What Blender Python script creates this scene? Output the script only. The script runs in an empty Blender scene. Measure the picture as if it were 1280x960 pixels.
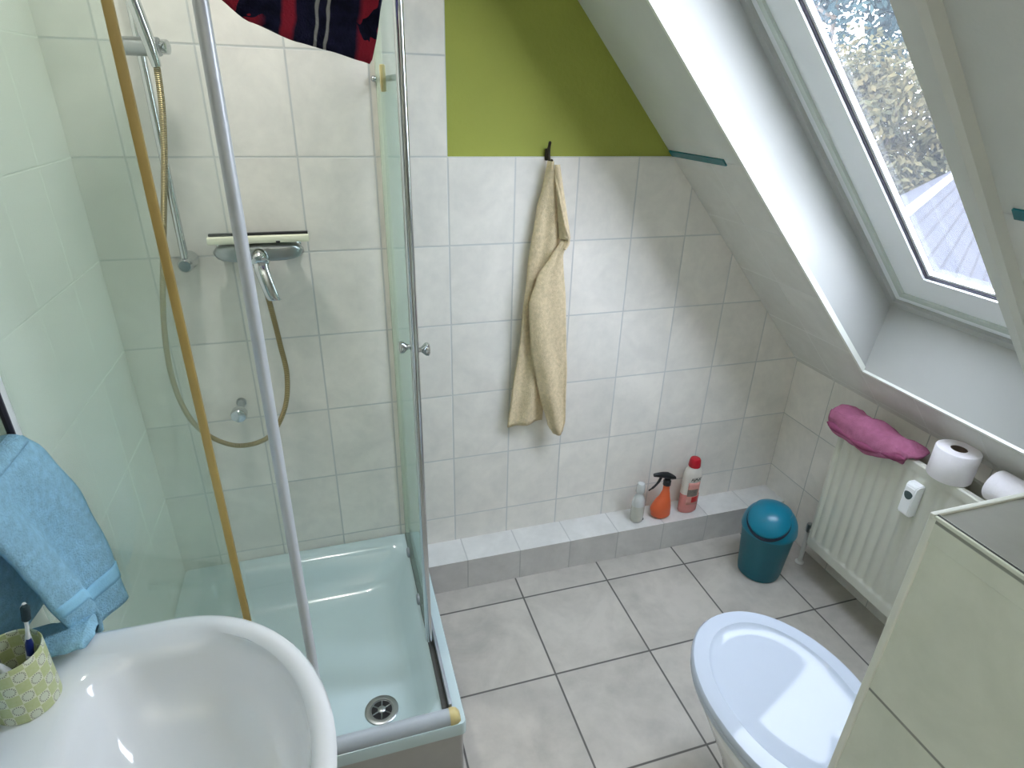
import bpy, bmesh, math, random
from mathutils import Vector, Matrix, noise
random.seed(7)
C = bpy.context.scene.collection
SC = bpy.context.scene
PI = math.pi

# ------------------------------------------------------------------ camera
cam_d = bpy.data.cameras.new('camera')
cam = bpy.data.objects.new('camera', cam_d); C.objects.link(cam)
YAW, PITCH, ROLL, FPX = 0.3052, -0.4479, 0.0273, 751.26
fwd = Vector((math.sin(YAW)*math.cos(PITCH), math.cos(YAW)*math.cos(PITCH), math.sin(PITCH)))
rgt = Vector((math.cos(YAW), -math.sin(YAW), 0)); upv = rgt.cross(fwd)
r2 = math.cos(ROLL)*rgt + math.sin(ROLL)*upv
u2 = -math.sin(ROLL)*rgt + math.cos(ROLL)*upv
mw = Matrix((r2, u2, -fwd)).transposed().to_4x4()
mw.translation = Vector((-0.35, -1.7705, 1.6528))
cam.matrix_world = mw
cam_d.sensor_fit = 'HORIZONTAL'; cam_d.sensor_width = 36
cam_d.lens = 36*FPX/1280
cam_d.clip_start = 0.02; cam_d.clip_end = 300
SC.camera = cam

# ------------------------------------------------------------------ world, light, exposure
SKY = 24.0
w = bpy.data.worlds.new('world'); SC.world = w; w.use_nodes = True
wn, wl = w.node_tree.nodes, w.node_tree.links
wn.clear()
wo = wn.new('ShaderNodeOutputWorld'); wb = wn.new('ShaderNodeBackground')
tc = wn.new('ShaderNodeTexCoord'); sp = wn.new('ShaderNodeSeparateXYZ'); rp = wn.new('ShaderNodeValToRGB')
wl.new(tc.outputs['Generated'], sp.inputs[0]); wl.new(sp.outputs['Z'], rp.inputs[0])
rp.color_ramp.elements[0].position = 0.0; rp.color_ramp.elements[0].color = (0.42, 0.435, 0.47, 1)
rp.color_ramp.elements[1].position = 0.9; rp.color_ramp.elements[1].color = (0.79, 0.86, 1.0, 1)
wl.new(rp.outputs[0], wb.inputs[0]); wb.inputs[1].default_value = SKY
wl.new(wb.outputs[0], wo.inputs[0])
sd = bpy.data.lights.new('sun', 'SUN'); sd.energy = 1.6; sd.angle = 0.01; sd.color = (1, 0.92, 0.74)
sun = bpy.data.objects.new('sun', sd); C.objects.link(sun)
sun.rotation_euler = Vector((0.75, 0.45, -0.55)).to_track_quat('-Z', 'Y').to_euler()
# added fill light, unseen behind the camera, aimed up to bounce off the ceiling
ld = bpy.data.lights.new('added_fill_up', 'AREA'); ld.shape = 'DISK'; ld.size = 0.35; ld.energy = 10.5; ld.color = (1, 0.97, 0.925)
lo = bpy.data.objects.new('added_fill_up', ld); C.objects.link(lo); lo.location = (-0.45, -2.55, 1.85); lo.rotation_euler = (PI, 0, 0)
# second added fill, above the view, brightening the shower walls and tray
ld2 = bpy.data.lights.new('added_fill_shower', 'AREA'); ld2.shape = 'DISK'; ld2.size = 0.16; ld2.energy = 3.6; ld2.spread = math.radians(115); ld2.color = (1.0, 0.98, 0.93)
lo2 = bpy.data.objects.new('added_fill_shower', ld2); C.objects.link(lo2); lo2.location = (-0.58, -0.36, 2.375)
# sampling guide: sky light enters through the skylight
SLX, SLC = 1.127, 2.30                      # sloping ceiling: z = SLC - SLX*x
SLN = Vector((SLX, 0, 1)).normalized()
SLT = Vector((1, 0, -SLX)).normalized()
SC.view_settings.view_transform = 'Standard'; SC.view_settings.look = 'None'
SC.view_settings.gamma = 1; SC.view_settings.use_curve_mapping = False
SC.view_settings.exposure = 0.1
try:
    SC.cycles.use_denoising = True
    SC.cycles.max_bounces = 14; SC.cycles.diffuse_bounces = 7; SC.cycles.glossy_bounces = 5
    SC.cycles.transparent_max_bounces = 24; SC.cycles.caustics_reflective = False; SC.cycles.caustics_refractive = False
    SC.cycles.sample_clamp_indirect = 8
except Exception:
    pass

# ------------------------------------------------------------------ materials
def L(r, g, b):
    f = lambda c: (c/255/12.92) if c/255 <= 0.04045 else ((c/255+0.055)/1.055)**2.4
    return (f(r), f(g), f(b), 1)

def new_mat(name):
    m = bpy.data.materials.new(name); m.use_nodes = True
    nt = m.node_tree; b = nt.nodes['Principled BSDF']
    return m, nt, b

def N(nt, typ, **kw):
    n = nt.nodes.new(typ)
    for k, v in kw.items():
        setattr(n, k, v)
    return n

def math_n(nt, op, a, b=None, clamp=False):
    n = nt.nodes.new('ShaderNodeMath'); n.operation = op; n.use_clamp = clamp
    for i, v in enumerate((a, b)):
        if v is None: continue
        if isinstance(v, (int, float)): n.inputs[i].default_value = v
        else: nt.links.new(v, n.inputs[i])
    return n.outputs[0]

def mix_c(nt, fac, a, b, mode='MIX'):
    n = nt.nodes.new('ShaderNodeMix'); n.data_type = 'RGBA'; n.blend_type = mode
    if isinstance(fac, (int, float)): n.inputs[0].default_value = fac
    else: nt.links.new(fac, n.inputs[0])
    for i, v in ((6, a), (7, b)):
        if isinstance(v, tuple): n.inputs[i].default_value = v
        else: nt.links.new(v, n.inputs[i])
    return n.outputs[2]

def noise_n(nt, vec, scale, detail=4, rough=0.55, dist=0.0):
    n = nt.nodes.new('ShaderNodeTexNoise'); n.inputs['Scale'].default_value = scale
    n.inputs['Detail'].default_value = detail; n.inputs['Roughness'].default_value = rough
    n.inputs['Distortion'].default_value = dist
    nt.links.new(vec, n.inputs['Vector'])
    return n.outputs['Fac']

def ramp_n(nt, fac, stops):
    n = nt.nodes.new('ShaderNodeValToRGB'); nt.links.new(fac, n.inputs[0])
    e = n.color_ramp.elements
    while len(e) < len(stops): e.new(0.5)
    for i, (p, c) in enumerate(stops):
        e[i].position = p; e[i].color = c
    return n.outputs[0]

def obj_vec(nt):
    return nt.nodes.new('ShaderNodeTexCoord').outputs['Object']

def bump(nt, b, h, strength=0.3, dist=0.01):
    n = nt.nodes.new('ShaderNodeBump'); n.inputs['Strength'].default_value = strength
    n.inputs['Distance'].default_value = dist
    nt.links.new(h, n.inputs['Height']); nt.links.new(n.outputs[0], b.inputs['Normal'])

def plain(name, col, rough=0.4, metal=0.0, spec=0.5, coat=0.0, var=0.0, vscale=20, bmp=0.0, bscale=60, trans=0.0, sss=0.0):
    m, nt, b = new_mat(name)
    b.inputs['Roughness'].default_value = rough; b.inputs['Metallic'].default_value = metal
    b.inputs['Specular IOR Level'].default_value = spec; b.inputs['Coat Weight'].default_value = coat
    b.inputs['Coat Roughness'].default_value = 0.04
    if trans: b.inputs['Transmission Weight'].default_value = trans
    v = obj_vec(nt)
    f = noise_n(nt, v, vscale, 4)
    d = tuple(c*(1-var) for c in col[:3])+(1,)
    u = tuple(min(1, c*(1+var*0.5)) for c in col[:3])+(1,)
    nt.links.new(ramp_n(nt, f, [(0.3, d), (0.7, u)]), b.inputs['Base Color'])
    if bmp: bump(nt, b, noise_n(nt, v, bscale, 5), bmp, 0.004)
    return m

def tile_mat(name, axes, size, off, c1, c2, grout, gw, rough=0.25, vary=0.06, marb=7.0, bscale=1.0, coat=0.0):
    m, nt, b = new_mat(name)
    v = obj_vec(nt)
    s = N(nt, 'ShaderNodeSeparateXYZ'); nt.links.new(v, s.inputs[0])
    masks, ids = [], []
    for ax, sz, of in zip(axes, size, off):
        q = math_n(nt, 'DIVIDE', math_n(nt, 'SUBTRACT', s.outputs[ax], of), sz)
        fl = math_n(nt, 'FLOOR', q)
        fr = math_n(nt, 'SUBTRACT', q, fl)
        d = math_n(nt, 'MULTIPLY', math_n(nt, 'SUBTRACT', 0.5, math_n(nt, 'ABSOLUTE', math_n(nt, 'SUBTRACT', fr, 0.5))), sz)
        masks.append(d); ids.append(fl)
    dmin = math_n(nt, 'MINIMUM', masks[0], masks[1])
    mr = N(nt, 'ShaderNodeMapRange'); mr.inputs[1].default_value = gw*0.4; mr.inputs[2].default_value = gw*0.75
    nt.links.new(dmin, mr.inputs[0]); edge = mr.outputs[0]
    cb = N(nt, 'ShaderNodeCombineXYZ'); nt.links.new(ids[0], cb.inputs[0]); nt.links.new(ids[1], cb.inputs[1])
    wn_ = N(nt, 'ShaderNodeTexWhiteNoise'); wn_.noise_dimensions = '3D'; nt.links.new(cb.outputs[0], wn_.inputs['Vector'])
    off_v = N(nt, 'ShaderNodeVectorMath', operation='MULTIPLY_ADD'); nt.links.new(wn_.outputs['Color'], off_v.inputs[0])
    off_v.inputs[1].default_value = (9, 9, 9); nt.links.new(v, off_v.inputs[2])
    f1 = noise_n(nt, off_v.outputs[0], marb, 5, 0.6, 0.6)
    f2 = noise_n(nt, off_v.outputs[0], marb*5, 4, 0.6)
    f = math_n(nt, 'ADD', math_n(nt, 'MULTIPLY', f1, 0.75), math_n(nt, 'MULTIPLY', f2, 0.25))
    base = ramp_n(nt, f, [(0.35, c2), (0.62, c1)])
    val = math_n(nt, 'ADD', math_n(nt, 'MULTIPLY', wn_.outputs['Value'], vary), 1-vary)
    hs = N(nt, 'ShaderNodeHueSaturation'); nt.links.new(base, hs.inputs['Color']); nt.links.new(val, hs.inputs['Value'])
    nt.links.new(mix_c(nt, edge, grout, hs.outputs[0]), b.inputs['Base Color'])
    rr = math_n(nt, 'ADD', math_n(nt, 'MULTIPLY', math_n(nt, 'SUBTRACT', 1.0, edge), 0.5), rough)
    nt.links.new(rr, b.inputs['Roughness'])
    b.inputs['Coat Weight'].default_value = coat
    h = math_n(nt, 'ADD', math_n(nt, 'MULTIPLY', edge, 1.0), math_n(nt, 'MULTIPLY', f2, 0.12*bscale))
    bump(nt, b, h, 0.35, 0.0015)
    return m

TW = L(236, 232, 225); TW2 = L(221, 218, 212); GR = L(194, 195, 193)
M = {}
M['tile_back'] = tile_mat('tile_back', ('X', 'Z'), (.2, .25), (0, 1.4926), TW, TW2, GR, .0042)
M['tile_side'] = tile_mat('tile_side', ('Y', 'Z'), (.2, .25), (0, 1.4926), TW, TW2, L(176, 178, 174), .003)
M['tile_shower'] = tile_mat('tile_shower', ('Y', 'Z'), (.2, .25), (0, 1.4926), L(247, 247, 239), L(242, 243, 234), L(232, 234, 224), .003)
M['tile_slope'] = tile_mat('tile_slope', ('Y', 'Z'), (.2, .187), (0, 1.500), L(226, 225, 220), L(216, 215, 210), L(200, 200, 196), .003)
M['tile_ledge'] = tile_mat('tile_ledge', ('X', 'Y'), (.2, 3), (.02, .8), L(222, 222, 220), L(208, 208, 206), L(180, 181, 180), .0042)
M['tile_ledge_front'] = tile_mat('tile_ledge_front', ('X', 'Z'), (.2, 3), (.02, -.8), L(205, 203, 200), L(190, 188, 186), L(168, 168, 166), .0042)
M['tile_box'] = tile_mat('tile_box', ('Y', 'Z'), (.6, .298), (.2, .003), L(234, 238, 226), L(222, 227, 214), L(150, 154, 146), .004, rough=.18)
M['tile_box_top'] = tile_mat('tile_box_top', ('X', 'Y'), (.9, .9), (.31, -2.2), L(160, 160, 154), L(148, 148, 142), L(120, 120, 116), .004)
M['tile_floor'] = tile_mat('tile_floor', ('X', 'Y'), (.3335, .3335), (.2036, .1089), L(196, 191, 183), L(171, 167, 160), L(96, 94, 91), .0052, rough=.32, vary=.05, marb=5, bscale=2)
M['green'] = plain('green_paint', L(150, 156, 66), .7, var=.04, vscale=6, bmp=.25, bscale=90)
M['white_paint'] = plain('white_paint', L(212, 213, 208), .6, var=.02, bmp=.15, bscale=120)
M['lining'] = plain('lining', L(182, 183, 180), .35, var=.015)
M['frame_white'] = plain('frame_white', L(244, 246, 248), .3, var=.01)
M['frame_grey'] = plain('frame_lip', L(196, 204, 196), .4, var=.02)
M['gasket'] = plain('gasket', L(62, 60, 74), .5)
M['bead'] = plain('corner_bead', L(236, 238, 230), .3, var=.02)
M['teal'] = plain('teal_border', L(30, 112, 122), .25, var=.12, vscale=30)
M['chrome'] = plain('chrome', L(205, 208, 210), .14, metal=1.0, var=.03)
M['chrome_dull'] = plain('chrome_dull', L(170, 174, 176), .3, metal=1.0, var=.05)
M['alu'] = plain('aluminium', L(206, 210, 216), .34, metal=.25, var=.03)
M['alu_grey'] = plain('aluminium_grey', L(150, 156, 164), .45, metal=.4, var=.04)
M['enamel'] = plain('enamel', L(190, 209, 213), .2, coat=.4, var=.03, vscale=5)
M['enamel_white'] = plain('enamel_white', L(232, 238, 242), .15, coat=.4, var=.01)
M['ceramic'] = plain('ceramic', L(230, 232, 234), .1, coat=.6, var=.008)
M['seat_plastic'] = plain('seat_plastic', L(188, 197, 210), .04, spec=.14, var=.005)
M['seal'] = plain('seal_yellow', L(202, 172, 102), .45, var=.12, vscale=12)
M['clip'] = plain('clip_yellow', L(200, 184, 128), .4, var=.12)
M['grey_plastic'] = plain('grey_plastic', L(172, 180, 188), .4, var=.05)
M['dark_gap'] = plain('dark_gap', L(60, 62, 60), .6)
M['black'] = plain('black_plastic', L(22, 24, 28), .35, var=.1)
M['apron'] = plain('apron', L(168, 166, 164), .5, var=.04)
M['hose'] = None
M['cream'] = plain('cream_plastic', L(222, 222, 200), .35, var=.05)
M['beige'] = plain('beige_terry', L(218, 200, 166), .95, spec=.1, var=.16, vscale=90, bmp=.8, bscale=320)
M['blue'] = plain('blue_terry', L(156, 202, 226), .95, spec=.1, var=.16, vscale=80, bmp=.9, bscale=300)
M['blue_hem'] = plain('blue_hem', L(158, 212, 240), .8, spec=.15, var=.05, vscale=80, bmp=.3, bscale=500)
M['teal_terry'] = plain('teal_terry', L(74, 128, 140), .95, spec=.1, var=.2, vscale=70, bmp=.9, bscale=300)
M['pink'] = plain('pink_cloth', L(172, 106, 136), .95, spec=.1, var=.12, vscale=60, bmp=.7, bscale=260)
M['purple'] = plain('purple_cloth', L(92, 88, 140), .95, spec=.1, var=.25, vscale=50, bmp=.7, bscale=200)
M['radiator'] = plain('radiator_enamel', L(204, 204, 192), .35, var=.015)
M['paper'] = plain('toilet_paper', L(240, 236, 240), .95, spec=.05, var=.02, vscale=60, bmp=.25, bscale=140)
M['card'] = plain('cardboard', L(120, 104, 92), .9, var=.1)
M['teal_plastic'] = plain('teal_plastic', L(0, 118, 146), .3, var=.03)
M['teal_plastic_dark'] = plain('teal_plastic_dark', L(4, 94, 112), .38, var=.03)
M['slot'] = plain('slot_navy', L(4, 24, 48), .6)
M['orange'] = plain('orange_plastic', L(214, 98, 56), .38, var=.06)
M['clear'] = plain('clear_plastic', L(232, 236, 236), .12, var=.03, coat=.5, trans=.35)
M['liquid'] = plain('grey_liquid_bottle', L(186, 186, 176), .2, var=.05, coat=.4)
M['pink_liquid'] = plain('pink_liquid', L(206, 128, 122), .25, var=.06, coat=.3)
M['bottle_white'] = plain('bottle_white', L(220, 214, 206), .3, var=.03, trans=.1)
M['red'] = plain('red_cap', L(176, 22, 40), .35, var=.08)
M['label_pink'] = plain('label_pink', L(212, 150, 140), .5, var=.1, vscale=60)
M['label_red'] = plain('label_red', L(196, 50, 52), .5, var=.1)
M['label_grey'] = plain('label_grey', L(120, 112, 104), .5, var=.35, vscale=150)
M['ink'] = plain('ink', L(58, 60, 58), .6)
M['brush_blue'] = plain('brush_blue', L(32, 48, 120), .3)
M['brush_white'] = plain('brush_white', L(222, 224, 220), .3)
M['brush_orange'] = plain('brush_orange', L(222, 160, 130), .4)
M['brush_dark'] = plain('bristle_dark', L(34, 52, 56), .8)
M['hook_dark'] = plain('hook_dark', L(44, 34, 28), .45, metal=.4, var=.2)
M['mirror'] = plain('mirror_glass', L(200, 205, 200), .03, metal=1.0)
M['bark'] = plain('bark', L(74, 62, 50), .9, var=.3, bmp=.6)
M['brick'] = plain('house_wall', L(120, 96, 84), .9, var=.15)
M['soil'] = plain('lawn_ground', L(70, 84, 56), .95, var=.3, vscale=2)

def glass_mat(name, tint, haze, haze_col, gloss=0.05):
    m = bpy.data.materials.new(name); m.use_nodes = True
    nt = m.node_tree; nt.nodes.clear()
    out = N(nt, 'ShaderNodeOutputMaterial'); tr = N(nt, 'ShaderNodeBsdfTransparent'); gl = N(nt, 'ShaderNodeBsdfGlossy')
    df = N(nt, 'ShaderNodeBsdfDiffuse'); tl = N(nt, 'ShaderNodeBsdfTranslucent')
    tr.inputs[0].default_value = tint; gl.inputs['Roughness'].default_value = 0.03
    df.inputs[0].default_value = haze_col; tl.inputs[0].default_value = haze_col
    lw = N(nt, 'ShaderNodeLayerWeight'); lw.inputs[0].default_value = 0.35
    mx = N(nt, 'ShaderNodeMixShader')
    nt.links.new(math_n(nt, 'MULTIPLY', lw.outputs['Fresnel'], gloss*10, True), mx.inputs[0])
    nt.links.new(tr.outputs[0], mx.inputs[1]); nt.links.new(gl.outputs[0], mx.inputs[2])
    ad = N(nt, 'ShaderNodeMixShader'); ad.inputs[0].default_value = 0.5
    nt.links.new(df.outputs[0], ad.inputs[1]); nt.links.new(tl.outputs[0], ad.inputs[2])
    m2 = N(nt, 'ShaderNodeMixShader')
    f = noise_n(nt, obj_vec(nt), 3.0, 4)
    nt.links.new(math_n(nt, 'MULTIPLY', math_n(nt, 'ADD', f, 0.5), haze), m2.inputs[0])
    nt.links.new(mx.outputs[0], m2.inputs[1]); nt.links.new(ad.outputs[0], m2.inputs[2])
    nt.links.new(m2.outputs[0], out.inputs[0])
    return m
M['glass_fixed'] = glass_mat('shower_glass_hazy', (.955, .985, .97, 1), .17, L(205, 225, 215), .03)
M['glass_door'] = glass_mat('shower_glass_door', (.97, .985, .98, 1), .06, L(210, 225, 218), .02)
M['glass_side'] = glass_mat('shower_glass_side', (.95, .98, .965, 1), .13, L(190, 212, 200), .02)
M['glass_window'] = glass_mat('window_glass', (.97, .98, .99, 1), .017, L(220, 230, 240), .008)

def hose_mat():
    m, nt, b = new_mat('metal_hose')
    b.inputs['Metallic'].default_value = .6; b.inputs['Roughness'].default_value = .35
    n = N(nt, 'ShaderNodeTexCoord'); s = N(nt, 'ShaderNodeSeparateXYZ'); nt.links.new(n.outputs['UV'], s.inputs[0])
    f = math_n(nt, 'SINE', math_n(nt, 'MULTIPLY', s.outputs['Y'], 2*PI/0.004))
    nt.links.new(ramp_n(nt, math_n(nt, 'ADD', math_n(nt, 'MULTIPLY', f, .5), .5), [(.25, L(112, 96, 62)), (.75, L(190, 172, 126))]), b.inputs['Base Color'])
    bump(nt, b, f, .6, .002)
    return m
M['hose'] = hose_mat()

def dark_towel_mat():
    m, nt, b = new_mat('navy_red_terry'); b.inputs['Roughness'].default_value = .95; b.inputs['Specular IOR Level'].default_value = .1
    v = obj_vec(nt)
    s = N(nt, 'ShaderNodeSeparateXYZ'); nt.links.new(v, s.inputs[0])
    x = s.outputs['X']; z = s.outputs['Z']
    wob = math_n(nt, 'MULTIPLY', math_n(nt, 'SUBTRACT', noise_n(nt, v, 22, 2), .5), .012)
    xw = math_n(nt, 'ADD', math_n(nt, 'ADD', x, wob), math_n(nt, 'MULTIPLY', z, -.18))
    col = ramp_n(nt, noise_n(nt, v, 60, 4), [(.35, L(20, 22, 40)), (.7, L(34, 34, 62))])
    blob = noise_n(nt, v, 30, 2, .5, .8)
    def band(c, wd):
        d = math_n(nt, 'ABSOLUTE', math_n(nt, 'SUBTRACT', xw, c))
        r = N(nt, 'ShaderNodeMapRange'); r.inputs[1].default_value = wd; r.inputs[2].default_value = wd*.55
        nt.links.new(d, r.inputs[0]); return r.outputs[0]
    red1 = math_n(nt, 'MAXIMUM', band(0.0, .010), math_n(nt, 'MULTIPLY', band(-.06, .035), math_n(nt, 'GREATER_THAN', blob, .54)))
    red2 = math_n(nt, 'MULTIPLY', band(.107, .018), math_n(nt, 'GREATER_THAN', blob, .42))
    col = mix_c(nt, math_n(nt, 'MAXIMUM', red1, red2), col, L(150, 40, 58))
    ln = math_n(nt, 'MAXIMUM', band(.036, .0028), band(.051, .0028))
    col = mix_c(nt, ln, col, L(150, 150, 150))
    nt.links.new(col, b.inputs['Base Color'])
    bump(nt, b, noise_n(nt, v, 300, 4), .9, .004)
    return m
M['dark_towel'] = dark_towel_mat()

def cup_mat():
    m, nt, b = new_mat('green_check_cup'); b.inputs['Roughness'].default_value = .45
    v = obj_vec(nt); s = N(nt, 'ShaderNodeSeparateXYZ'); nt.links.new(v, s.inputs[0])
    ang = math_n(nt, 'MULTIPLY', math_n(nt, 'ARCTAN2', s.outputs['Y'], s.outputs['X']), .04)
    z = s.outputs['Z']
    def cell(c, sz):
        q = math_n(nt, 'DIVIDE', c, sz); fl = math_n(nt, 'FLOOR', q); return fl, math_n(nt, 'SUBTRACT', math_n(nt, 'SUBTRACT', q, fl), .5)
    fu, lu = cell(ang, .0157); fv, lv = cell(z, .0185)
    par = math_n(nt, 'MODULO', math_n(nt, 'ADD', math_n(nt, 'ADD', fu, fv), 40.0), 2.0)
    base = mix_c(nt, par, L(178, 188, 124), L(214, 216, 190))
    base = mix_c(nt, math_n(nt, 'MULTIPLY', noise_n(nt, v, 220, 3), .5), base, L(214, 216, 186))
    rad = math_n(nt, 'SQRT', math_n(nt, 'ADD', math_n(nt, 'MULTIPLY', lu, lu), math_n(nt, 'MULTIPLY', lv, lv)))
    th = math_n(nt, 'SINE', math_n(nt, 'MULTIPLY', math_n(nt, 'ARCTAN2', lv, lu), 16.0))
    ring = math_n(nt, 'LESS_THAN', math_n(nt, 'ABSOLUTE', math_n(nt, 'SUBTRACT', rad, .40)), .06)
    ring = math_n(nt, 'MULTIPLY', math_n(nt, 'MULTIPLY', ring, math_n(nt, 'GREATER_THAN', th, -.2)), par)
    pale = math_n(nt, 'MULTIPLY', math_n(nt, 'LESS_THAN', rad, .36), par)
    base = mix_c(nt, math_n(nt, 'MULTIPLY', pale, .6), base, L(198, 204, 188))
    base = mix_c(nt, math_n(nt, 'MULTIPLY', ring, .75), base, L(96, 100, 92))
    nt.links.new(base, b.inputs['Base Color'])
    return m
M['cup'] = cup_mat()

def leaf_mat(name, c1, c2):
    m = bpy.data.materials.new(name); m.use_nodes = True; nt = m.node_tree; nt.nodes.clear()
    out = N(nt, 'ShaderNodeOutputMaterial'); d = N(nt, 'ShaderNodeBsdfDiffuse'); t = N(nt, 'ShaderNodeBsdfTranslucent')
    col = ramp_n(nt, noise_n(nt, obj_vec(nt), 1.6, 4), [(.35, c1), (.65, c2)])
    nt.links.new(col, d.inputs[0]); nt.links.new(col, t.inputs[0])
    x = N(nt, 'ShaderNodeMixShader'); x.inputs[0].default_value = .35
    nt.links.new(d.outputs[0], x.inputs[1]); nt.links.new(t.outputs[0], x.inputs[2]); nt.links.new(x.outputs[0], out.inputs[0])
    return m
M['leaf_yellow'] = leaf_mat('leaf_yellow', L(54, 56, 42), L(82, 74, 52))
M['leaf_green'] = leaf_mat('leaf_green', L(34, 48, 34), L(54, 64, 42))
M['leaf_blue'] = leaf_mat('leaf_blue', L(34, 50, 54), L(48, 62, 62))

def roof_mat():
    m, nt, b = new_mat('roof_tiles'); b.inputs['Roughness'].default_value = .9; b.inputs['Specular IOR Level'].default_value = .05
    v = obj_vec(nt)
    br = N(nt, 'ShaderNodeTexBrick'); nt.links.new(N(nt, 'ShaderNodeTexCoord').outputs['UV'], br.inputs['Vector'])
    br.inputs['Scale'].default_value = 1; br.inputs['Brick Width'].default_value = .3; br.inputs['Row Height'].default_value = .16
    br.inputs['Mortar Size'].default_value = .018
    br.inputs['Color1'].default_value = L(44, 46, 54); br.inputs['Color2'].default_value = L(38, 40, 48); br.inputs['Mortar'].default_value = L(26, 27, 33)
    nt.links.new(mix_c(nt, math_n(nt, 'MULTIPLY', noise_n(nt, v, 2.2, 5), .6), br.outputs[0], L(52, 48, 47)), b.inputs['Base Color'])
    return m
M['roof'] = roof_mat()

# ------------------------------------------------------------------ mesh helpers
def to_obj(name, bm, mat, parent=None, smooth=True, mats=None):
    me = bpy.data.meshes.new(name)
    bmesh.ops.recalc_face_normals(bm, faces=bm.faces[:])
    if parent is not None and parent.type == 'EMPTY' or (parent is not None and parent.parent is not None):
        off = Vector(parent.location)
        q = parent.parent
        while q is not None:
            off += Vector(q.location); q = q.parent
        bmesh.ops.translate(bm, verts=bm.verts[:], vec=-off)
    elif parent is not None:
        bmesh.ops.translate(bm, verts=bm.verts[:], vec=-Vector(parent.location))
    bm.to_mesh(me); bm.free()
    for mm in (mats or [mat]):
        me.materials.append(mm)
    if smooth:
        for p in me.polygons: p.use_smooth = True
        try: me.set_sharp_from_angle(angle=math.radians(38))
        except Exception: pass
    o = bpy.data.objects.new(name, me); C.objects.link(o)
    if parent is not None: o.parent = parent
    return o

def thing(name, label, cat, loc=(0, 0, 0), group=None):
    o = bpy.data.objects.new(name, None); C.objects.link(o); o.location = loc
    o.empty_display_size = 0.05
    o['label'] = label; o['category'] = cat
    if group: o['group'] = group
    return o
def tag(o, label, cat, group=None):
    o['label'] = label; o['category'] = cat
    if group: o['group'] = group
    return o
def struct(name, bm, mat, smooth=False, mats=None, parent=None):
    o = to_obj(name, bm, mat, parent, smooth, mats)
    if parent is None: o['kind'] = 'structure'
    return o

def box(bm, x0, x1, y0, y1, z0, z1, bev=0.0, seg=2):
    r = bmesh.ops.create_cube(bm, size=1)
    for v in r['verts']:
        v.co = Vector(((x0+x1)/2+v.co.x*(x1-x0), (y0+y1)/2+v.co.y*(y1-y0), (z0+z1)/2+v.co.z*(z1-z0)))
    if bev:
        es = list({e for v in r['verts'] for e in v.link_edges})
        bmesh.ops.bevel(bm, geom=es, offset=bev, segments=seg, affect='EDGES', profile=.5)
    return bm
def quad(bm, *pts, mi=0):
    f = bm.faces.new([bm.verts.new(p) for p in pts]); f.material_index = mi; return f
def loft(bm, rings, cap0=False, cap1=False, closed=True):
    R = [[bm.verts.new(p) for p in r] for r in rings]
    n = len(R[0])
    for a, b in zip(R[:-1], R[1:]):
        for i in range(n if closed else n-1):
            j = (i+1) % n
            bm.faces.new((a[i], a[j], b[j], b[i]))
    if cap0: bm.faces.new(R[0][::-1])
    if cap1: bm.faces.new(R[-1])
    return R
def lathe(bm, prof, c=(0, 0, 0), seg=32, axis=Vector((0, 0, 1)), cap0=True, cap1=True):
    axis = Vector(axis).normalized(); q = axis.to_track_quat('Z', 'Y'); c = Vector(c)
    rings = []
    for r, z in prof:
        rings.append([c + q @ Vector((r*math.cos(2*PI*i/seg), r*math.sin(2*PI*i/seg), z)) for i in range(seg)])
    return loft(bm, rings, cap0, cap1)
def spline(pts, n=8):
    P = [Vector(p) for p in pts]; out = []
    for i in range(len(P)-1):
        p0 = P[max(i-1, 0)]; p1 = P[i]; p2 = P[i+1]; p3 = P[min(i+2, len(P)-1)]
        for k in range(n):
            t = k/n
            out.append(.5*((2*p1)+(-p0+p2)*t+(2*p0-5*p1+4*p2-p3)*t*t+(-p0+3*p1-3*p2+p3)*t**3))
    out.append(P[-1]); return out
def tube(bm, path, r, seg=12, caps=True, uv=False):
    P = [Vector(p) for p in path]
    n = len(P); T = [(P[min(i+1, n-1)]-P[max(i-1, 0)]).normalized() for i in range(n)]
    nrm = T[0].orthogonal().normalized(); rings = []; ln = 0; lens = [0]
    for i in range(n):
        if i:
            nrm = (nrm - T[i]*nrm.dot(T[i])).normalized(); ln += (P[i]-P[i-1]).length; lens.append(ln)
        bn = T[i].cross(nrm)
        rr = r[i] if isinstance(r, (list, tuple)) else r
        rings.append([P[i]+(nrm*math.cos(2*PI*k/seg)+bn*math.sin(2*PI*k/seg))*rr for k in range(seg)])
    R = loft(bm, rings, caps, caps)
    if uv:
        lay = bm.loops.layers.uv.verify(); d = {}
        for i, rg in enumerate(R):
            for k, v in enumerate(rg): d[v] = (k/seg, lens[i])
        for f in bm.faces:
            for lp in f.loops: lp[lay].uv = d.get(lp.vert, (0, 0))
    return R
def grid(bm, fn, nu, nv):
    V = [[bm.verts.new(fn(i/nu, j/nv)) for j in range(nv+1)] for i in range(nu+1)]
    for i in range(nu):
        for j in range(nv):
            bm.faces.new((V[i][j], V[i+1][j], V[i+1][j+1], V[i][j+1]))
    return V
def thicken(o, t, off=0.0, sub=0):
    md = o.modifiers.new('thick', 'SOLIDIFY'); md.thickness = t; md.offset = off
    if sub:
        s = o.modifiers.new('sub', 'SUBSURF'); s.levels = sub; s.render_levels = sub
    return o
def lerp_tab(tab, t):
    if t <= tab[0][0]: return tab[0][1]
    for (a, x), (b, y) in zip(tab[:-1], tab[1:]):
        if t <= b:
            k = (t-a)/(b-a); k = k*k*(3-2*k)*.35+k*.65; return x+(y-x)*k
    return tab[-1][1]
B = bmesh.new
XL, XR, YF, ZC = -.914, 1.395, -3.1, 2.38      # left wall, right knee wall, wall behind the camera, flat ceiling
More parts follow.
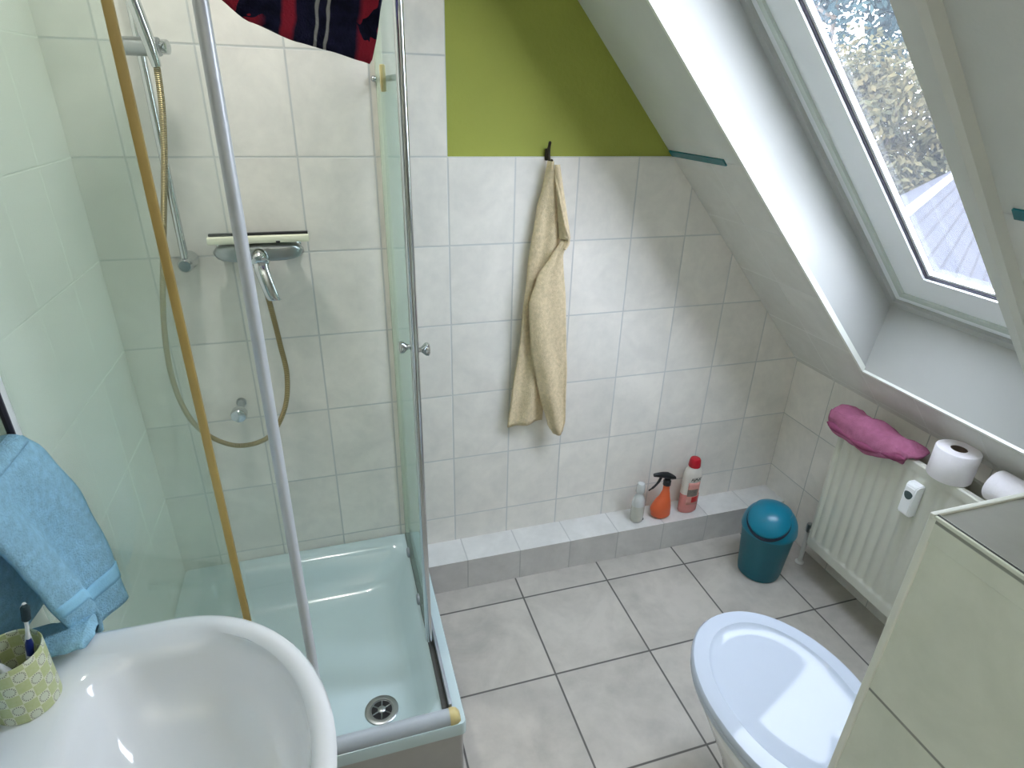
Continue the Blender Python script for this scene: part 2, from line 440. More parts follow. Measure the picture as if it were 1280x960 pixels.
def slope_z(x): return SLC-SLX*x
XC = (SLC-ZC)/SLX
ZK = slope_z(XR)

# ------------------------------------------------------------------ room shell
bm = B(); quad(bm, (XL, YF, 0), (XR, YF, 0), (XR, 0, 0), (XL, 0, 0)); struct('floor', bm, M['tile_floor'])
bm = B(); zt = 1.4926; xg = (SLC-zt)/SLX
quad(bm, (XL, 0, 0), (0, 0, 0), (0, 0, ZC), (XL, 0, ZC))
f = bm.faces.new([bm.verts.new(p) for p in ((0, 0, 0), (XR, 0, 0), (XR, 0, ZK), (xg, 0, zt), (0, 0, zt))])
yg = .006
f = bm.faces.new([bm.verts.new(p) for p in ((0, yg, zt), (xg, yg, zt), (XC, yg, ZC), (0, yg, ZC))]) if XC > 0 else \
    bm.faces.new([bm.verts.new(p) for p in ((0, yg, zt), (xg, yg, zt), (0, yg, slope_z(0)))])
f.material_index = 1
quad(bm, (0, 0, zt), (xg, 0, zt), (xg, yg, zt), (0, yg, zt), mi=2)
quad(bm, (0, 0, zt), (0, yg, zt), (0, yg, ZC), (0, 0, ZC), mi=2)
struct('wall_back', bm, None, mats=[M['tile_back'], M['green'], M['bead']])
bm = B(); quad(bm, (XL, YF, 0), (XL, 0, 0), (XL, 0, ZC), (XL, YF, ZC)); struct('wall_left', bm, M['tile_shower'])
bm = B(); quad(bm, (XR, YF, 0), (XR, 0, 0), (XR, 0, ZK), (XR, YF, ZK)); struct('wall_right', bm, M['tile_side'])
bm = B()
bm.faces.new([bm.verts.new(p) for p in ((XL, YF, 0), (XR, YF, 0), (XR, YF, ZK), (XC, YF, ZC), (XL, YF, ZC))])
struct('wall_front', bm, M['white_paint'])
bm = B(); quad(bm, (XL, YF, ZC), (XC+.001, YF, ZC), (XC+.001, 0.006, ZC), (XL, 0.006, ZC)); struct('ceiling', bm, M['white_paint'])

# sloping ceiling with the skylight opening (edges run very slightly askew, as in the room)
XO0, XO1 = .20, 1.258                         # opening: top and bottom, as x on the slope
def y_far(x): return -.310-.085*x
def y_near(x): return -.965-.056*x
XT = (SLC-1.503)/SLX                           # tiled below this line
def S(x, y, t=0.0): return Vector((x, y, slope_z(x)))+SLN*t
bm = B()
def band(xa, xb, ya, yb, mi):
    quad(bm, S(xa, ya(xa)), S(xb, ya(xb)), S(xb, yb(xb)), S(xa, yb(xa)), mi=mi)
Y0 = lambda x: 0.006
YN = lambda x: YF
band(XC, XO0, Y0, YN, 0)
band(XO0, XT, Y0, y_far, 0); band(XT, XO1, Y0, y_far, 1)
band(XO0, XT, y_near, YN, 0); band(XT, XO1, y_near, YN, 1)
band(XO1, XR, Y0, YN, 1)
struct('ceiling_slope', bm, None, mats=[M['white_paint'], M['tile_slope']])
# proud casing strip along the near side of the opening
bm = B()
def yp(x): return -1.034-.012*x
xa, xb = XO0, XO1+.02
t = -.03; e_ = .004
loft(bm, [[S(x, y_near(x), .0), S(x, y_near(x), t+e_), S(x, y_near(x)-e_, t), S(x, yp(x)+e_*2, t), S(x, yp(x), t+e_*2), S(x, yp(x), .0)] for x in (xa, (xa+xb)/2, xb)], True, True)
o = struct('trim_4', bm, M['white_paint'])
# teal border tiles on the slope
bm = B()
for ya, yb, tt in ((0.0, -.285, .0), (-1.062, -2.2, .0)):
    pts = [(XT-.006, 0), (XT+.006, 0)]
    a0, a1 = S(XT-.007, ya, tt), S(XT+.007, ya, tt); b0, b1 = S(XT-.007, yb, tt), S(XT+.007, yb, tt)
    d = -SLN*.004
    loft(bm, [[a0, a1, a1+d, a0+d], [b0, b1, b1+d, b0+d]], True, True)
struct('trim_3', bm, M['teal'])
# white corner bead round the opening
bm = B()
c0, c1, c2, c3 = S(XO0, y_far(XO0)), S(XO1, y_far(XO1)), S(XO1, y_near(XO1)), S(XO0, y_near(XO0))
def bead(a, b, inward):
    i = inward.normalized()*.007; d = -SLN*.004
    loft(bm, [[a-i, a-i+d, a+i*.4+d, a+i*.4+SLN*.012], [b-i, b-i+d, b+i*.4+d, b+i*.4+SLN*.012]], True, True)
bead(c0, c1, Vector((0, -1, 0))); bead(c1, c2, -SLT)
struct('trim_2', bm, M['bead'])

# ------------------------------------------------------------------ skylight
win = bpy.data.objects.new('window_1', None); C.objects.link(win); win.location = (0, 0, 0); win['kind'] = 'structure'
TWN = .19                                       # depth of the reveal along the slope normal
XW1 = 1.315; XW0 = .42                          # window outline on its own plane
def wf(x): return -.285-.085*x
def wn_(x): return -.982+.006*x
def W(x, y, t=0.0):                             # point by x measured on the window plane at depth TWN + t
    z = slope_z(x - SLN.x*TWN)+SLN.z*TWN
    return Vector((x, y, z))+SLN*t
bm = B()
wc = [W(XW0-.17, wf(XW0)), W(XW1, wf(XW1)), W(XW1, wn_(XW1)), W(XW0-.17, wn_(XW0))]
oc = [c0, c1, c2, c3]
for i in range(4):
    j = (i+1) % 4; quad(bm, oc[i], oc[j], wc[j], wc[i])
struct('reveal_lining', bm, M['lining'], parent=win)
def ring_frame(name, m0, m1, t0, t1, mat):
    """rectangular frame on the window plane: margins m0..m1 in from the outline, depth t0 (room side)..t1"""
    bm = B(); rr = []
    for m, t in ((m0, t1), (m0, t0), (m1, t0), (m1, t1)):
        k = m*.664
        rr.append([W(XW0-.17+k, wf(XW0)-m, t), W(XW1-k, wf(XW1)-m, t), W(XW1-k, wn_(XW1)+m, t), W(XW0-.17+k, wn_(XW0)+m, t)])
    loft(bm, rr); return to_obj(name, bm, mat, win, False)
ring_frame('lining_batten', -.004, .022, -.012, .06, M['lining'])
ring_frame('window_frame', .021, .062, .0, .05, M['frame_white'])
ring_frame('frame_lip', .058, .074, -.012, .05, M['frame_grey'])
ring_frame('window_sash', .072, .165, -.004, .030, M['frame_white'])
ring_frame('gasket', .165, .171, .002, .026, M['gasket'])
ring_frame('glazing_bead', .171, .180, .006, .018, M['frame_white'])
bm = B(); g = .176; k = g*.664
for t in (.014, .02):
    quad(bm, W(XW0-.17+k, wf(XW0)-g, t), W(XW1-k, wf(XW1)-g, t), W(XW1-k, wn_(XW1)+g, t), W(XW0-.17+k, wn_(XW0)+g, t))
to_obj('glass_pane', bm, M['glass_window'], win, False)
pd = bpy.data.lights.new('sky_portal', 'AREA'); pd.shape = 'RECTANGLE'; pd.size = .95; pd.size_y = 1.25
pd.cycles.is_portal = True
po = bpy.data.objects.new('sky_portal', pd); C.objects.link(po)
pc = (W(XW0-.17, wf(XW0), .09)+W(XW1, wn_(XW1), .09))/2; po.location = pc
po.rotation_euler = SLN.to_track_quat('Z', 'Y').to_euler()
pd.size, pd.size_y = 1.7, 1.7

# ------------------------------------------------------------------ boxed pipe ledge along the back wall
LD, LH = .1218, .1305
bm = B()
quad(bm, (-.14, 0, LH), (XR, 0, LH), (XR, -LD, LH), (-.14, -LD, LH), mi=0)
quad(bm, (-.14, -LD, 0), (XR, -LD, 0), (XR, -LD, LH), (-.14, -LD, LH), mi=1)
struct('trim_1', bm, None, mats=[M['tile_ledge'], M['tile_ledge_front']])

# ------------------------------------------------------------------ tiled half wall in front of the toilet
BX, BY, BZ = .33, -1.352, 1.2
par = bpy.data.objects.new('wall_partition', None); C.objects.link(par); par['kind'] = 'structure'
bm = B()
quad(bm, (BX, BY, 0), (BX, YF, 0), (BX, YF, BZ), (BX, BY, BZ), mi=0)
quad(bm, (BX, BY, 0), (XR, BY, 0), (XR, BY, BZ-.35), (.97, BY, BZ), (BX, BY, BZ), mi=0) if False else None
bm.faces.new([bm.verts.new(p) for p in ((BX, BY, 0), (XR, BY, 0), (XR, BY, ZK), ((SLC-BZ)/SLX, BY, BZ), (BX, BY, BZ))])
quad(bm, (BX, BY, BZ), ((SLC-BZ)/SLX, BY, BZ), ((SLC-BZ)/SLX, YF, BZ), (BX, YF, BZ), mi=1)
to_obj('partition_tiles', bm, None, par, False, mats=[M['tile_box'], M['tile_box_top']])
bm = B()
box(bm, BX-.003, BX+.008, BY-.008, BY+.003, 0, BZ-.001, .002)
box(bm, BX-.003, .975, BY-.004, BY+.003, BZ-.006, BZ+.003, .0015)
to_obj('corner_profile', bm, M['bead'], par, False)
bm = B(); box(bm, BX-.0025, BX+.006, YF, BY-.004, BZ-.035, BZ+.002, .001); to_obj('edge_strip', bm, M['tile_box'], par, False)
bm = B(); box(bm, BX+.001, BX+.0035, YF, BY-.004, BZ+.0005, BZ+.0028); to_obj('edge_joint', bm, M['dark_gap'], par, False)

# ------------------------------------------------------------------ shower tray
TX0, TX1, TY0, TY1, TZ = XL+.003, -.134, -.782, -.003, .205
def rrect(x0, x1, y0, y1, r, z, n=8):
    pts = []
    for cx, cy, a in ((x1-r, y1-r, 0), (x0+r, y1-r, 90), (x0+r, y0+r, 180), (x1-r, y0+r, 270)):
        for i in range(n+1):
            t = math.radians(a+90*i/n); pts.append(Vector((cx+r*math.cos(t), cy+r*math.sin(t), z)))
    return pts
tray = thing('shower_tray', 'white enamel square shower tray on the floor in the corner', 'shower tray', ((TX0+TX1)/2, (TY0+TY1)/2, 0))
bm = B()
R = [rrect(TX0, TX1, TY0, TY1, .014, TZ-.04), rrect(TX0, TX1, TY0, TY1, .014, TZ-.006), rrect(TX0+.002, TX1-.002, TY0+.002, TY1-.002, .013, TZ),
     rrect(TX0+.006, TX1-.006, TY0+.006, TY1-.006, .012, TZ+.001), rrect(TX0+.045, TX1-.040, TY0+.044, TY1-.040, .05, TZ),
     rrect(TX0+.056, TX1-.052, TY0+.050, TY1-.052, .055, TZ-.004), rrect(TX0+.066, TX1-.064, TY0+.055, TY1-.064, .06, TZ-.016), rrect(TX0+.082, TX1-.084, TY0+.062, TY1-.084, .07, TZ-.05),
     rrect(TX0+.10, TX1-.108, TY0+.072, TY1-.11, .08, TZ-.088), rrect(TX0+.118, TX1-.125, TY0+.084, TY1-.132, .085, TZ-.108), rrect(TX0+.14, TX1-.145, TY0+.10, TY1-.16, .09, TZ-.117),
     rrect(TX0+.17, TX1-.17, TY0+.12, TY1-.2, .09, TZ-.1195), rrect(TX0+.25, TX1-.22, TY0+.15, TY1-.3, .08, TZ-.120)]
loft(bm, R, False, True)
to_obj('basin', bm, M['enamel'], tray)
bm = B(); loft(bm, [rrect(TX0+.004, TX1-.007, TY0+.007, TY1-.004, .012, z) for z in (.0015, TZ-.02)]); to_obj('apron', bm, M['apron'], tray)
dz = TZ-.119
dc = (-.338, -.598, dz)
bm = B(); lathe(bm, [(.046, 0), (.046, .002), (.042, .004), (.032, .003), (.03, -.002), (.028, -.0015)], dc, 36, cap0=True, cap1=False)
dr = to_obj('drain', bm, M['chrome_dull'], tray)
bm = B(); lathe(bm, [(.0285, 0), (.0285, .0012)], dc, 28); to_obj('drain_hole', bm, M['black'], dr)
bm = B(); lathe(bm, [(.011, 0), (.011, .004), (.008, .006)], dc, 20)
for a in range(3):
    t_ = a*PI/3+.4
    tube(bm, [(dc[0]-.028*math.cos(t_), dc[1]-.028*math.sin(t_), dc[2]+.002), (dc[0]+.028*math.cos(t_), dc[1]+.028*math.sin(t_), dc[2]+.002)], .0018, 6)
to_obj('strainer', bm, M['chrome_dull'], dr)

# ------------------------------------------------------------------ shower enclosure
enc = thing('shower_enclosure', 'glass corner shower enclosure with sliding doors and pale metal edges', 'shower enclosure', (-.5, -.4, 0))
ZT = 1.93
GY = -.757                                       # plane of the front glass
bm = B(); box(bm, XL+.004, -.586, GY-.003, GY+.003, TZ+.03, ZT-.02); to_obj('fixed_pane', bm, M['glass_fixed'], enc, False)
bm = B(); box(bm, -.592, -.579, GY-.006, GY+.005, TZ+.028, ZT-.02, .002); to_obj('yellowed_seal', bm, M['seal'], enc)
bm = B(); box(bm, -.868, -.486, GY+.013, GY+.018, TZ+.036, ZT-.02); dp = to_obj('door_pane', bm, M['glass_door'], enc, False)
bm = B()
loft(bm, [[Vector((-.478+.0105*math.cos(a), GY+.014+.013*math.sin(a), z)) for a in [2*PI*k/20 for k in range(20)]] for z in (TZ+.03, ZT-.015)], True, True)
to_obj('door_edge_profile', bm, M['alu'], enc)
# front threshold rail: half-round grey profile
bm = B(); pr_ = []
for k in range(13):
    a = PI*k/12; pr_.append((GY-.001-.0205*math.cos(a), TZ+.001+.029*math.sin(a)))
loft(bm, [[Vector((x, y, z)) for y, z in pr_] for x in (XL+.006, -.174)], True, True)
to_obj('threshold_rail', bm, M['grey_plastic'], enc)
bm = B(); pr2 = []
for k in range(13):
    a = PI*k/12; pr2.append((GY-.001-.0215*math.cos(a), TZ+.001+.030*math.sin(a)))
loft(bm, [[Vector((x, y, z)) for y, z in pr2] for x in (-.175, -.165)]+[[Vector((-.156, GY+(y-GY)*.95, TZ+(z-TZ)*.85)) for y, z in pr2], [Vector((-.148, GY+(y-GY)*.7, TZ+(z-TZ)*.4)) for y, z in pr2]], True, True)
to_obj('corner_cap', bm, M['clip'], enc)
# right-hand side
GX = -.172
bm = B(); box(bm, GX-.003, GX+.003, -.40, -.006, TZ+.03, 1.675); to_obj('side_pane', bm, M['glass_side'], enc, False)
bm = B(); box(bm, GX-.012, GX+.006, -.016, -.002, TZ+.01, ZT-.02, .002); to_obj('wall_profile', bm, M['cream'], enc)
bm = B(); box(bm, -.190, -.185, -.525, -.05, TZ+.036, ZT-.02); to_obj('sliding_pane', bm, M['glass_side'], enc, False)
bm = B()
loft(bm, [[Vector((-.187+.0095*math.cos(a), -.525+.011*math.sin(a), z)) for a in [2*PI*k/18 for k in range(18)]] for z in (TZ+.032, ZT-.015)], True, True)
to_obj('sliding_edge_profile', bm, M['chrome'], enc)
bm = B(); box(bm, -.192, -.180, -.50, -.489, TZ+.03, ZT-.02, .002); to_obj('edge_seal', bm, M['dark_gap'], enc)
bm = B(); box(bm, GX-.004, GX+.006, -.40, -.004, 1.675, 1.687, .002); cl = to_obj('pane_clamp', bm, plain('glass_edge_green', L(58, 84, 74), .25), enc)
bm = B(); bmesh.ops.create_icosphere(bm, subdivisions=3, radius=.008, matrix=Matrix.Translation((-.190, -.012, 1.682))); to_obj('clamp_screw', bm, M['chrome'], cl)
bm = B(); box(bm, -.196, -.184, -.24, -.222, 1.652, 1.708, .003); to_obj('yellow_clip', bm, M['clip'], enc)
# bottom side rail with dark channel
bm = B(); box(bm, -.172, -.163, -.735, -.01, TZ, TZ+.022, .003); to_obj('side_rail', bm, M['alu_grey'], enc)
bm = B(); box(bm, -.188, -.172, -.735, -.01, TZ-.002, TZ+.006, .001); to_obj('rail_channel', bm, M['dark_gap'], enc)
for y in (-.172, -.388):
    bm = B(); lathe(bm, [(.017, 0), (.017, .006), (.013, .009)], (-.1915, y, TZ+.055), 24, axis=(-1, 0, 0))
    to_obj('roller', bm, M['alu_grey'], enc)
# door knob, inside and outside
kb = B(); lathe(kb, [(.006, 0), (.006, .012), (.015, .022), (.016, .028), (.012, .031)], (-.181, -.50, 1.125), 24, axis=(1, 0, 0))
to_obj('knob', kb, M['chrome'], enc)
kb = B(); lathe(kb, [(.006, 0), (.006, .010), (.014, .018), (.015, .026), (.011, .029)], (-.190, -.50, 1.135), 24, axis=(-1, 0, 0))
to_obj('knob', kb, M['chrome'], enc)
bm = B(); box(bm, XL+.004, -.165, GY-.014, GY+.026, ZT-.02, ZT+.02, .004); to_obj('top_rail', bm, M['alu'], enc)
bm = B(); box(bm, -.196, -.165, GY+.026, -.004, ZT-.02, ZT+.02, .004); to_obj('top_rail', bm, M['alu'], enc)

# ------------------------------------------------------------------ shower mixer, squeegee, rail, hand shower
mx = thing('shower_mixer', 'chrome single-lever shower mixer on the tiled shower wall', 'shower mixer', (-.525, 0, 1.268))
bm = B(); rings = []
for k in range(25):
    u = -1+2*k/24; x = -.523+.112*u
    s = max(.02, (1-abs(u)**5))**.5
    rings.append([Vector((x, -.054+.030*s*math.copysign(abs(math.cos(a))**.6, math.cos(a)), 1.263+.0255*s*math.copysign(abs(math.sin(a))**.6, math.sin(a)))) for a in [2*PI*q/24 for q in range(24)]])
loft(bm, rings, True, True); to_obj('body', bm, M['chrome_dull'], mx)
for x in (-.6, -.45):
    bm = B(); lathe(bm, [(.032, -.001), (.032, .006), (.018, .016), (.018, .05)], (x, -.001, 1.268), 24, axis=(0, -1, 0)); to_obj('wall_flange', bm, M['chrome'], mx)
bm = B(); lathe(bm, [(.024, 0), (.0245, .02), (.021, .028), (.012, .031)], (-.522, -.07, 1.256), 28, axis=(.0, -.85, -.5)); to_obj('cartridge_cap', bm, M['chrome'], mx)
bm = B()
pth = spline([(-.522, -.082, 1.25), (-.52, -.098, 1.225), (-.512, -.108, 1.19), (-.503, -.112, 1.155), (-.498, -.110, 1.142)], 6)
R = []
for i, p in enumerate(pth):
    t_ = i/(len(pth)-1); wd = .0195-.003*t_; th = .009-.002*t_
    if i in (0, len(pth)-1): wd *= .6; th *= .5
    R.append([p+Vector((wd*math.cos(a), th*math.sin(a), 0)) for a in [2*PI*q/16 for q in range(16)]])
loft(bm, R, True, True); to_obj('lever', bm, M['chrome'], mx)
bm = B(); lathe(bm, [(.012, 0), (.012, .03)], (-.522, -.055, 1.22), 20); to_obj('outlet', bm, M['chrome'], mx)

sq = thing('squeegee', 'cream squeegee with black rubber lip lying on the shower mixer', 'squeegee', (-.517, -.066, 1.292))
bm = B(); box(bm, -.641, -.393, -.088, -.046, 1.2895, 1.308, .004); to_obj('blade_holder', bm, M['cream'], sq)
bm = B(); box(bm, -.637, -.395, -.074, -.062, 1.3075, 1.3145, .001); to_obj('rubber_lip', bm, M['black'], sq)
bm = B(); box(bm, -.476, -.466, -.0895, -.086, 1.2905, 1.2955, .001); to_obj('notch', bm, M['black'], sq)

rl = thing('shower_rail', 'chrome vertical riser rail on the shower wall with sliding holder', 'shower rail', (-.71, 0, 1.23))
bm = B(); tube(bm, [(-.703, -.062, 1.225), (-.703, -.062, 2.0)], .0095, 18); to_obj('pole', bm, M['chrome'], rl)
for z in (1.238, 1.985):
    bm = B(); lathe(bm, [(.022, -.001), (.022, .02), (.017, .05), (.018, .075), (.014, .082)], (-.703, -.001, z), 24, axis=(0, -1, 0)); to_obj('wall_bracket', bm, M['chrome'], rl)
bm = B(); tube(bm, [(-.735, -.064, 1.73), (-.66, -.085, 1.73)], .019, 20); sl_ = to_obj('slider', bm, M['chrome_dull'], rl)
bm = B(); lathe(bm, [(.012, 0), (.015, .004), (.015, .014), (.009, .017)], (-.655, -.087, 1.73), 20, axis=(1, -.3, 0)); to_obj('slider_knob', bm, M['chrome'], sl_)

hs = thing('hand_shower', 'chrome hand shower with brass coloured metal hose hooked on the riser rail', 'hand shower', (-.67, -.1, 1.7))
bm = B(); hp = spline([(-.668, -.108, 1.690), (-.674, -.112, 1.74), (-.688, -.122, 1.83), (-.70, -.140, 1.90)], 6)
tube(bm, hp, [.0095+.004*min(1, i/6) for i in range(len(hp))], 18)
tube(bm, [hp[-1], hp[-1]+Vector((0, -.05, .02))], .011, 14)
lathe(bm, [(.012, -.012), (.045, -.004), (.048, .010), (.04, .014)], hp[-1]+Vector((0, -.055, .01)), 28, axis=(0, -.8, -.6))
to_obj('handle', bm, M['chrome'], hs)
bm = B()
hp = [(-.668, -.107, 1.695), (-.674, -.103, 1.62), (-.690, -.088, 1.53), (-.711, -.075, 1.437), (-.742, -.065, 1.302), (-.785, -.055, 1.10), (-.801, -.05, .93), (-.784, -.05, .80), (-.738, -.052, .722),
      (-.663, -.055, .681), (-.578, -.058, .702), (-.522, -.06, .79), (-.501, -.06, .897), (-.507, -.058, .998), (-.515, -.056, 1.094), (-.522, -.055, 1.16), (-.522, -.055, 1.225)]
tube(bm, spline(hp, 14), .0072, 12, uv=True); to_obj('hose', bm, M['hose'], hs)

sv = thing('stop_valve', 'round chrome stop valve on the tiles under the shower mixer', 'valve', (-.645, 0, .79))
bm = B(); lathe(bm, [(.014, -.001), (.014, .006), (.010, .008), (.010, .055)], (-.645, -.001, .80), 22, axis=(0, -1, -.12)); to_obj('stem', bm, M['chrome_dull'], sv)
bm = B(); lathe(bm, [(.018, 0), (.022, .006), (.023, .022), (.020, .028), (.012, .029)], (-.645, -.052, .795), 26, axis=(-.1, -1, -.15)); to_obj('knob', bm, M['chrome'], sv)

# ------------------------------------------------------------------ wash basin
wb_ = thing('wash_basin', 'white ceramic wash basin on the left wall in front of the shower', 'wash basin', (-.66, -1.2, .84))
def dshape(xb, xc, hx, hy, cy, rc, z, n_el=40, n_s=8, n_c=7, n_b=12, ex=2.0):
    pts = []
    for i in range(n_el+1):
        a = PI/2-PI*i/n_el
        cx_, sy_ = math.cos(a), math.sin(a)
        pts.append(Vector((xc+hx*abs(cx_)**(2/ex), cy+hy*math.copysign(abs(sy_)**(2/ex), sy_), z)))
    for i in range(1, n_s+1):
        pts.append(Vector((xc+(xb+rc-xc)*i/n_s, cy-hy, z)))
    for i in range(1, n_c+1):
        a = -PI/2-PI/2*i/n_c; pts.append(Vector((xb+rc+rc*math.cos(a), cy-hy+rc+rc*math.sin(a), z)))
    for i in range(1, n_b+1):
        pts.append(Vector((xb, cy-hy+rc+(2*hy-2*rc)*i/n_b, z)))
    for i in range(1, n_c+1):
        a = PI-PI/2*i/n_c; pts.append(Vector((xb+rc+rc*math.cos(a), cy+hy-rc+rc*math.sin(a), z)))
    for i in range(1, n_s):
        pts.append(Vector((xb+rc+(xc-xb-rc)*i/n_s, cy+hy, z)))
    return pts
cy = -1.205
bm = B()
XB = XL+.002
R = [dshape(XB, -.72, .13, .13, cy, .03, .66), dshape(XB, -.70, .19, .19, cy, .03, .70), dshape(XB, -.67, .235, .27, cy, .03, .765), dshape(XB, -.66, .246, .294, cy, .03, .81),
     dshape(XB, -.66, .251, .300, cy, .03, .835), dshape(XB, -.66, .252, .300, cy, .03, .844), dshape(XB, -.66, .247, .295, cy, .028, .852), dshape(XB+.002, -.66, .238, .286, cy, .026, .856),
     dshape(XB+.004, -.66, .226, .273, cy, .024, .855), dshape(-.86, -.655, .214, .262, cy, .03, .849), dshape(-.785, -.63, .196, .251, cy, .055, .8445), dshape(-.768, -.624, .184, .242, cy, .06, .838),
     dshape(-.759, -.62, .176, .233, cy, .06, .825), dshape(-.748, -.62, .168, .222, cy, .06, .79), dshape(-.732, -.62, .152, .198, cy, .06, .75), dshape(-.70, -.62, .12, .15, cy, .05, .725), dshape(-.66, -.615, .07, .08, cy, .03, .715)]
loft(bm, R, True, True); to_obj('basin', bm, M['ceramic'], wb_)
bm = B(); lathe(bm, [(.024, 0), (.024, .003), (.018, .004), (.016, 0)], (-.61, cy, .7155), 24); to_obj('drain', bm, M['chrome'], wb_)
bm = B(); lathe(bm, [(.018, 0), (.018, -.2), (.03, -.2), (.03, -.28), (.016, -.28), (.016, -.32)][::-1], (-.75, cy, .672), 22); to_obj('waste_trap', bm, M['chrome'], wb_)
bm = B(); tube(bm, spline([(-.75, cy, .40), (-.80, cy, .40), (XL+.001, cy, .42)], 6), .014, 14); to_obj('waste_pipe', bm, M['chrome'], wb_)

# tumbler with brushes
CX, CY, CZ = -.829, -1.016, .8465
cup = thing('tumbler', 'green and cream patterned tumbler holding toothbrushes on the basin', 'tumbler', (CX, CY, CZ))
bm = B(); lathe(bm, [(.037, .0), (.0395, .003), (.0402, .05), (.041, .100), (.0400, .1015), (.0385, .100), (.0375, .05), (.036, .006), (.01, .005)], (CX, CY, CZ), 48); to_obj('cup', bm, M['cup'], cup)
def toothbrush(label, base, top, cols):
    base, top = Vector(base), Vector(top); d = (top-base).normalized(); ln = (top-base).length
    t = thing('toothbrush', label, 'toothbrush', base)
    q = d.to_track_quat('Z', 'Y'); fv = Vector((.5, -.8, .25)).normalized()
    def at(z, r): return [base+q @ Vector((r*math.cos(a)*1.0, r*.8*math.sin(a), z*ln)) for a in [2*PI*k/14 for k in range(14)]]
    bm = B(); loft(bm, [at(z, r) for z, r in ((0, .003), (.02, .0052), (.3, .0062), (.5, .0068), (.62, .005), (.68, .0032), (.8, .003), (.84, .0058), (.96, .0062), (1, .003))], True, True)
    to_obj('handle', bm, cols[0], t)
    bm = B(); loft(bm, [[p+fv*.0014 for p in at(z, r)] for z, r in ((.42, .002), (.46, .006), (.56, .0064), (.63, .004))], True, True); to_obj('grip', bm, cols[1], t)
    bm = B(); loft(bm, [[p+fv*.0012 for p in at(z, r)] for z, r in ((.10, .003), (.14, .0062), (.40, .0066), (.44, .003))], True, True); to_obj('stripe', bm, cols[2], t)
    bm = B()
    loft(bm, [[p+fv*.0055 for p in at(z, r)] for z, r in ((.835, .004), (.85, .0068), (.97, .0068), (.99, .004))], True, True)
    to_obj('bristles', bm, cols[3], t); return t
toothbrush('blue and white toothbrush with dark bristles upright in the tumbler', (-.822, -1.010, .856), (-.796, -1.000, 1.012), (M['brush_white'], M['brush_blue'], M['brush_orange'], M['brush_dark']))
toothbrush('white toothbrush handle leaning low at the left in the tumbler', (-.806, -1.030, .858), (-.857, -1.020, .972), (M['brush_white'], M['brush_white'], M['brush_white'], M['brush_white']))

# mirror cabinet over the basin
mc = thing('mirror_cabinet', 'wall cabinet with mirror door above the basin at the left edge', 'mirror cabinet', (-.87, -1.2, 1.14))
bm = B(); box(bm, XL+.001, -.836, -1.58, -.815, 1.135, 1.80, .003); to_obj('carcass', bm, M['frame_white'], mc)
bm = B(); box(bm, -.835, -.824, -1.575, -.826, 1.14, 1.795); to_obj('mirror_door', bm, M['mirror'], mc, False)
bm = B(); box(bm, -.835, -.820, -.824, -.806, 1.118, 1.80, .002); to_obj('edge_strip', bm, M['frame_white'], mc)
bm = B(); box(bm, -.834, -.819, -.828, -.824, 1.10, 1.80, .001); to_obj('edge_gasket', bm, M['gasket'], mc)

# towel rail + blue towel
tr_ = thing('towel_rail', 'slim chrome towel rail under the mirror cabinet carrying the blue towel', 'towel rail', (-.82, -1.05, 1.16))
bm = B(); tube(bm, [(-.812, -.845, 1.165), (-.812, -1.32, 1.165)], .006, 12)
for y in (-.86, -1.30):
    tube(bm, [(-.812, y, 1.165), (-.812, y, 1.12), (-.86, y, 1.115), (XL+.001, y, 1.115)], .005, 10)
to_obj('bar', bm, M['chrome'], tr_)
bt = thing('blue_towel', 'light blue terry towel hanging below the mirror down to the basin', 'towel', (-.81, -1.0, 1.17))
def nz(x, y, z, s): return noise.noise(Vector((x*s, y*s, z*s)))
# front layer
right = [(0, -.823), (.12, -.805), (.35, -.775), (.6, -.768), (.85, -.765), (1, -.765)]
left = [(0, -1.03), (.2, -.998), (.45, -.972), (.73, -.946), (1, -.918)]
def ffront(u, v):
    q_ = max(0, min(1, (u-.5)/.3)); zb = .79+.082*q_*q_*(3-2*q_)
    z = 1.177-(1.177-zb)*v
    yr, yl = lerp_tab(right, v), lerp_tab(left, v)
    y = yr+(yl-yr)*u
    x = -.803+.014*math.sin(u*8.5+.4+v*1.2)*min(1, v*2.5)+.010*nz(0, y, z, 8)+.012*v
    if v < .06: x -= .010*(1-v/.06)
    return Vector((x, y, z))
bm = B(); grid(bm, ffront, 28, 36)
o = to_obj('front_fall', bm, M['blue'], bt); thicken(o, .009, 0)
# hem band at the lower edge of the front layer
def fhem(u, v):
    vv = .77+.09*v; p = ffront(u, vv); return p+Vector((.0055, 0, 0))
bm = B(); grid(bm, fhem, 24, 4); o = to_obj('hem_band', bm, M['blue_hem'], bt); thicken(o, .002, 0)
# rear layer, against the wall, in its own shade
def frear(u, v):
    z = 1.177-(1.177-.872)*v; y = -.815-.45*u
    return Vector((-.846+.008*math.sin(u*9+v*1.5)-.028*v+.012*nz(0, y, z, 8), y, z))
bm = B(); grid(bm, frear, 26, 24); o = to_obj('rear_fall', bm, M['blue'], bt); thicken(o, .008, 0)
def fover(u, v):
    a = PI*v; y = -.835-.40*u
    return Vector((-.8225+.0165*math.cos(a), y, 1.172+.013*math.sin(a)))
bm = B(); grid(bm, fover, 20, 8); o = to_obj('top_fold', bm, M['blue'], bt); thicken(o, .008, 0)
# folded end lying on the basin deck
def froll(u, v):
    a = 2*PI*v; e = min(1, min(u, 1-u)*7+.25); k = 1+.10*nz(u*4, v, 0, 2)
    return Vector((-.764-.104*u, -.920-.012*u+.034*k*math.cos(a)*e, .8705+.0145*k*math.sin(a)*e))
bm = B(); grid(bm, froll, 30, 20); bmesh.ops.remove_doubles(bm, verts=bm.verts[:], dist=.0002); o = to_obj('folded_end', bm, M['blue'], bt)

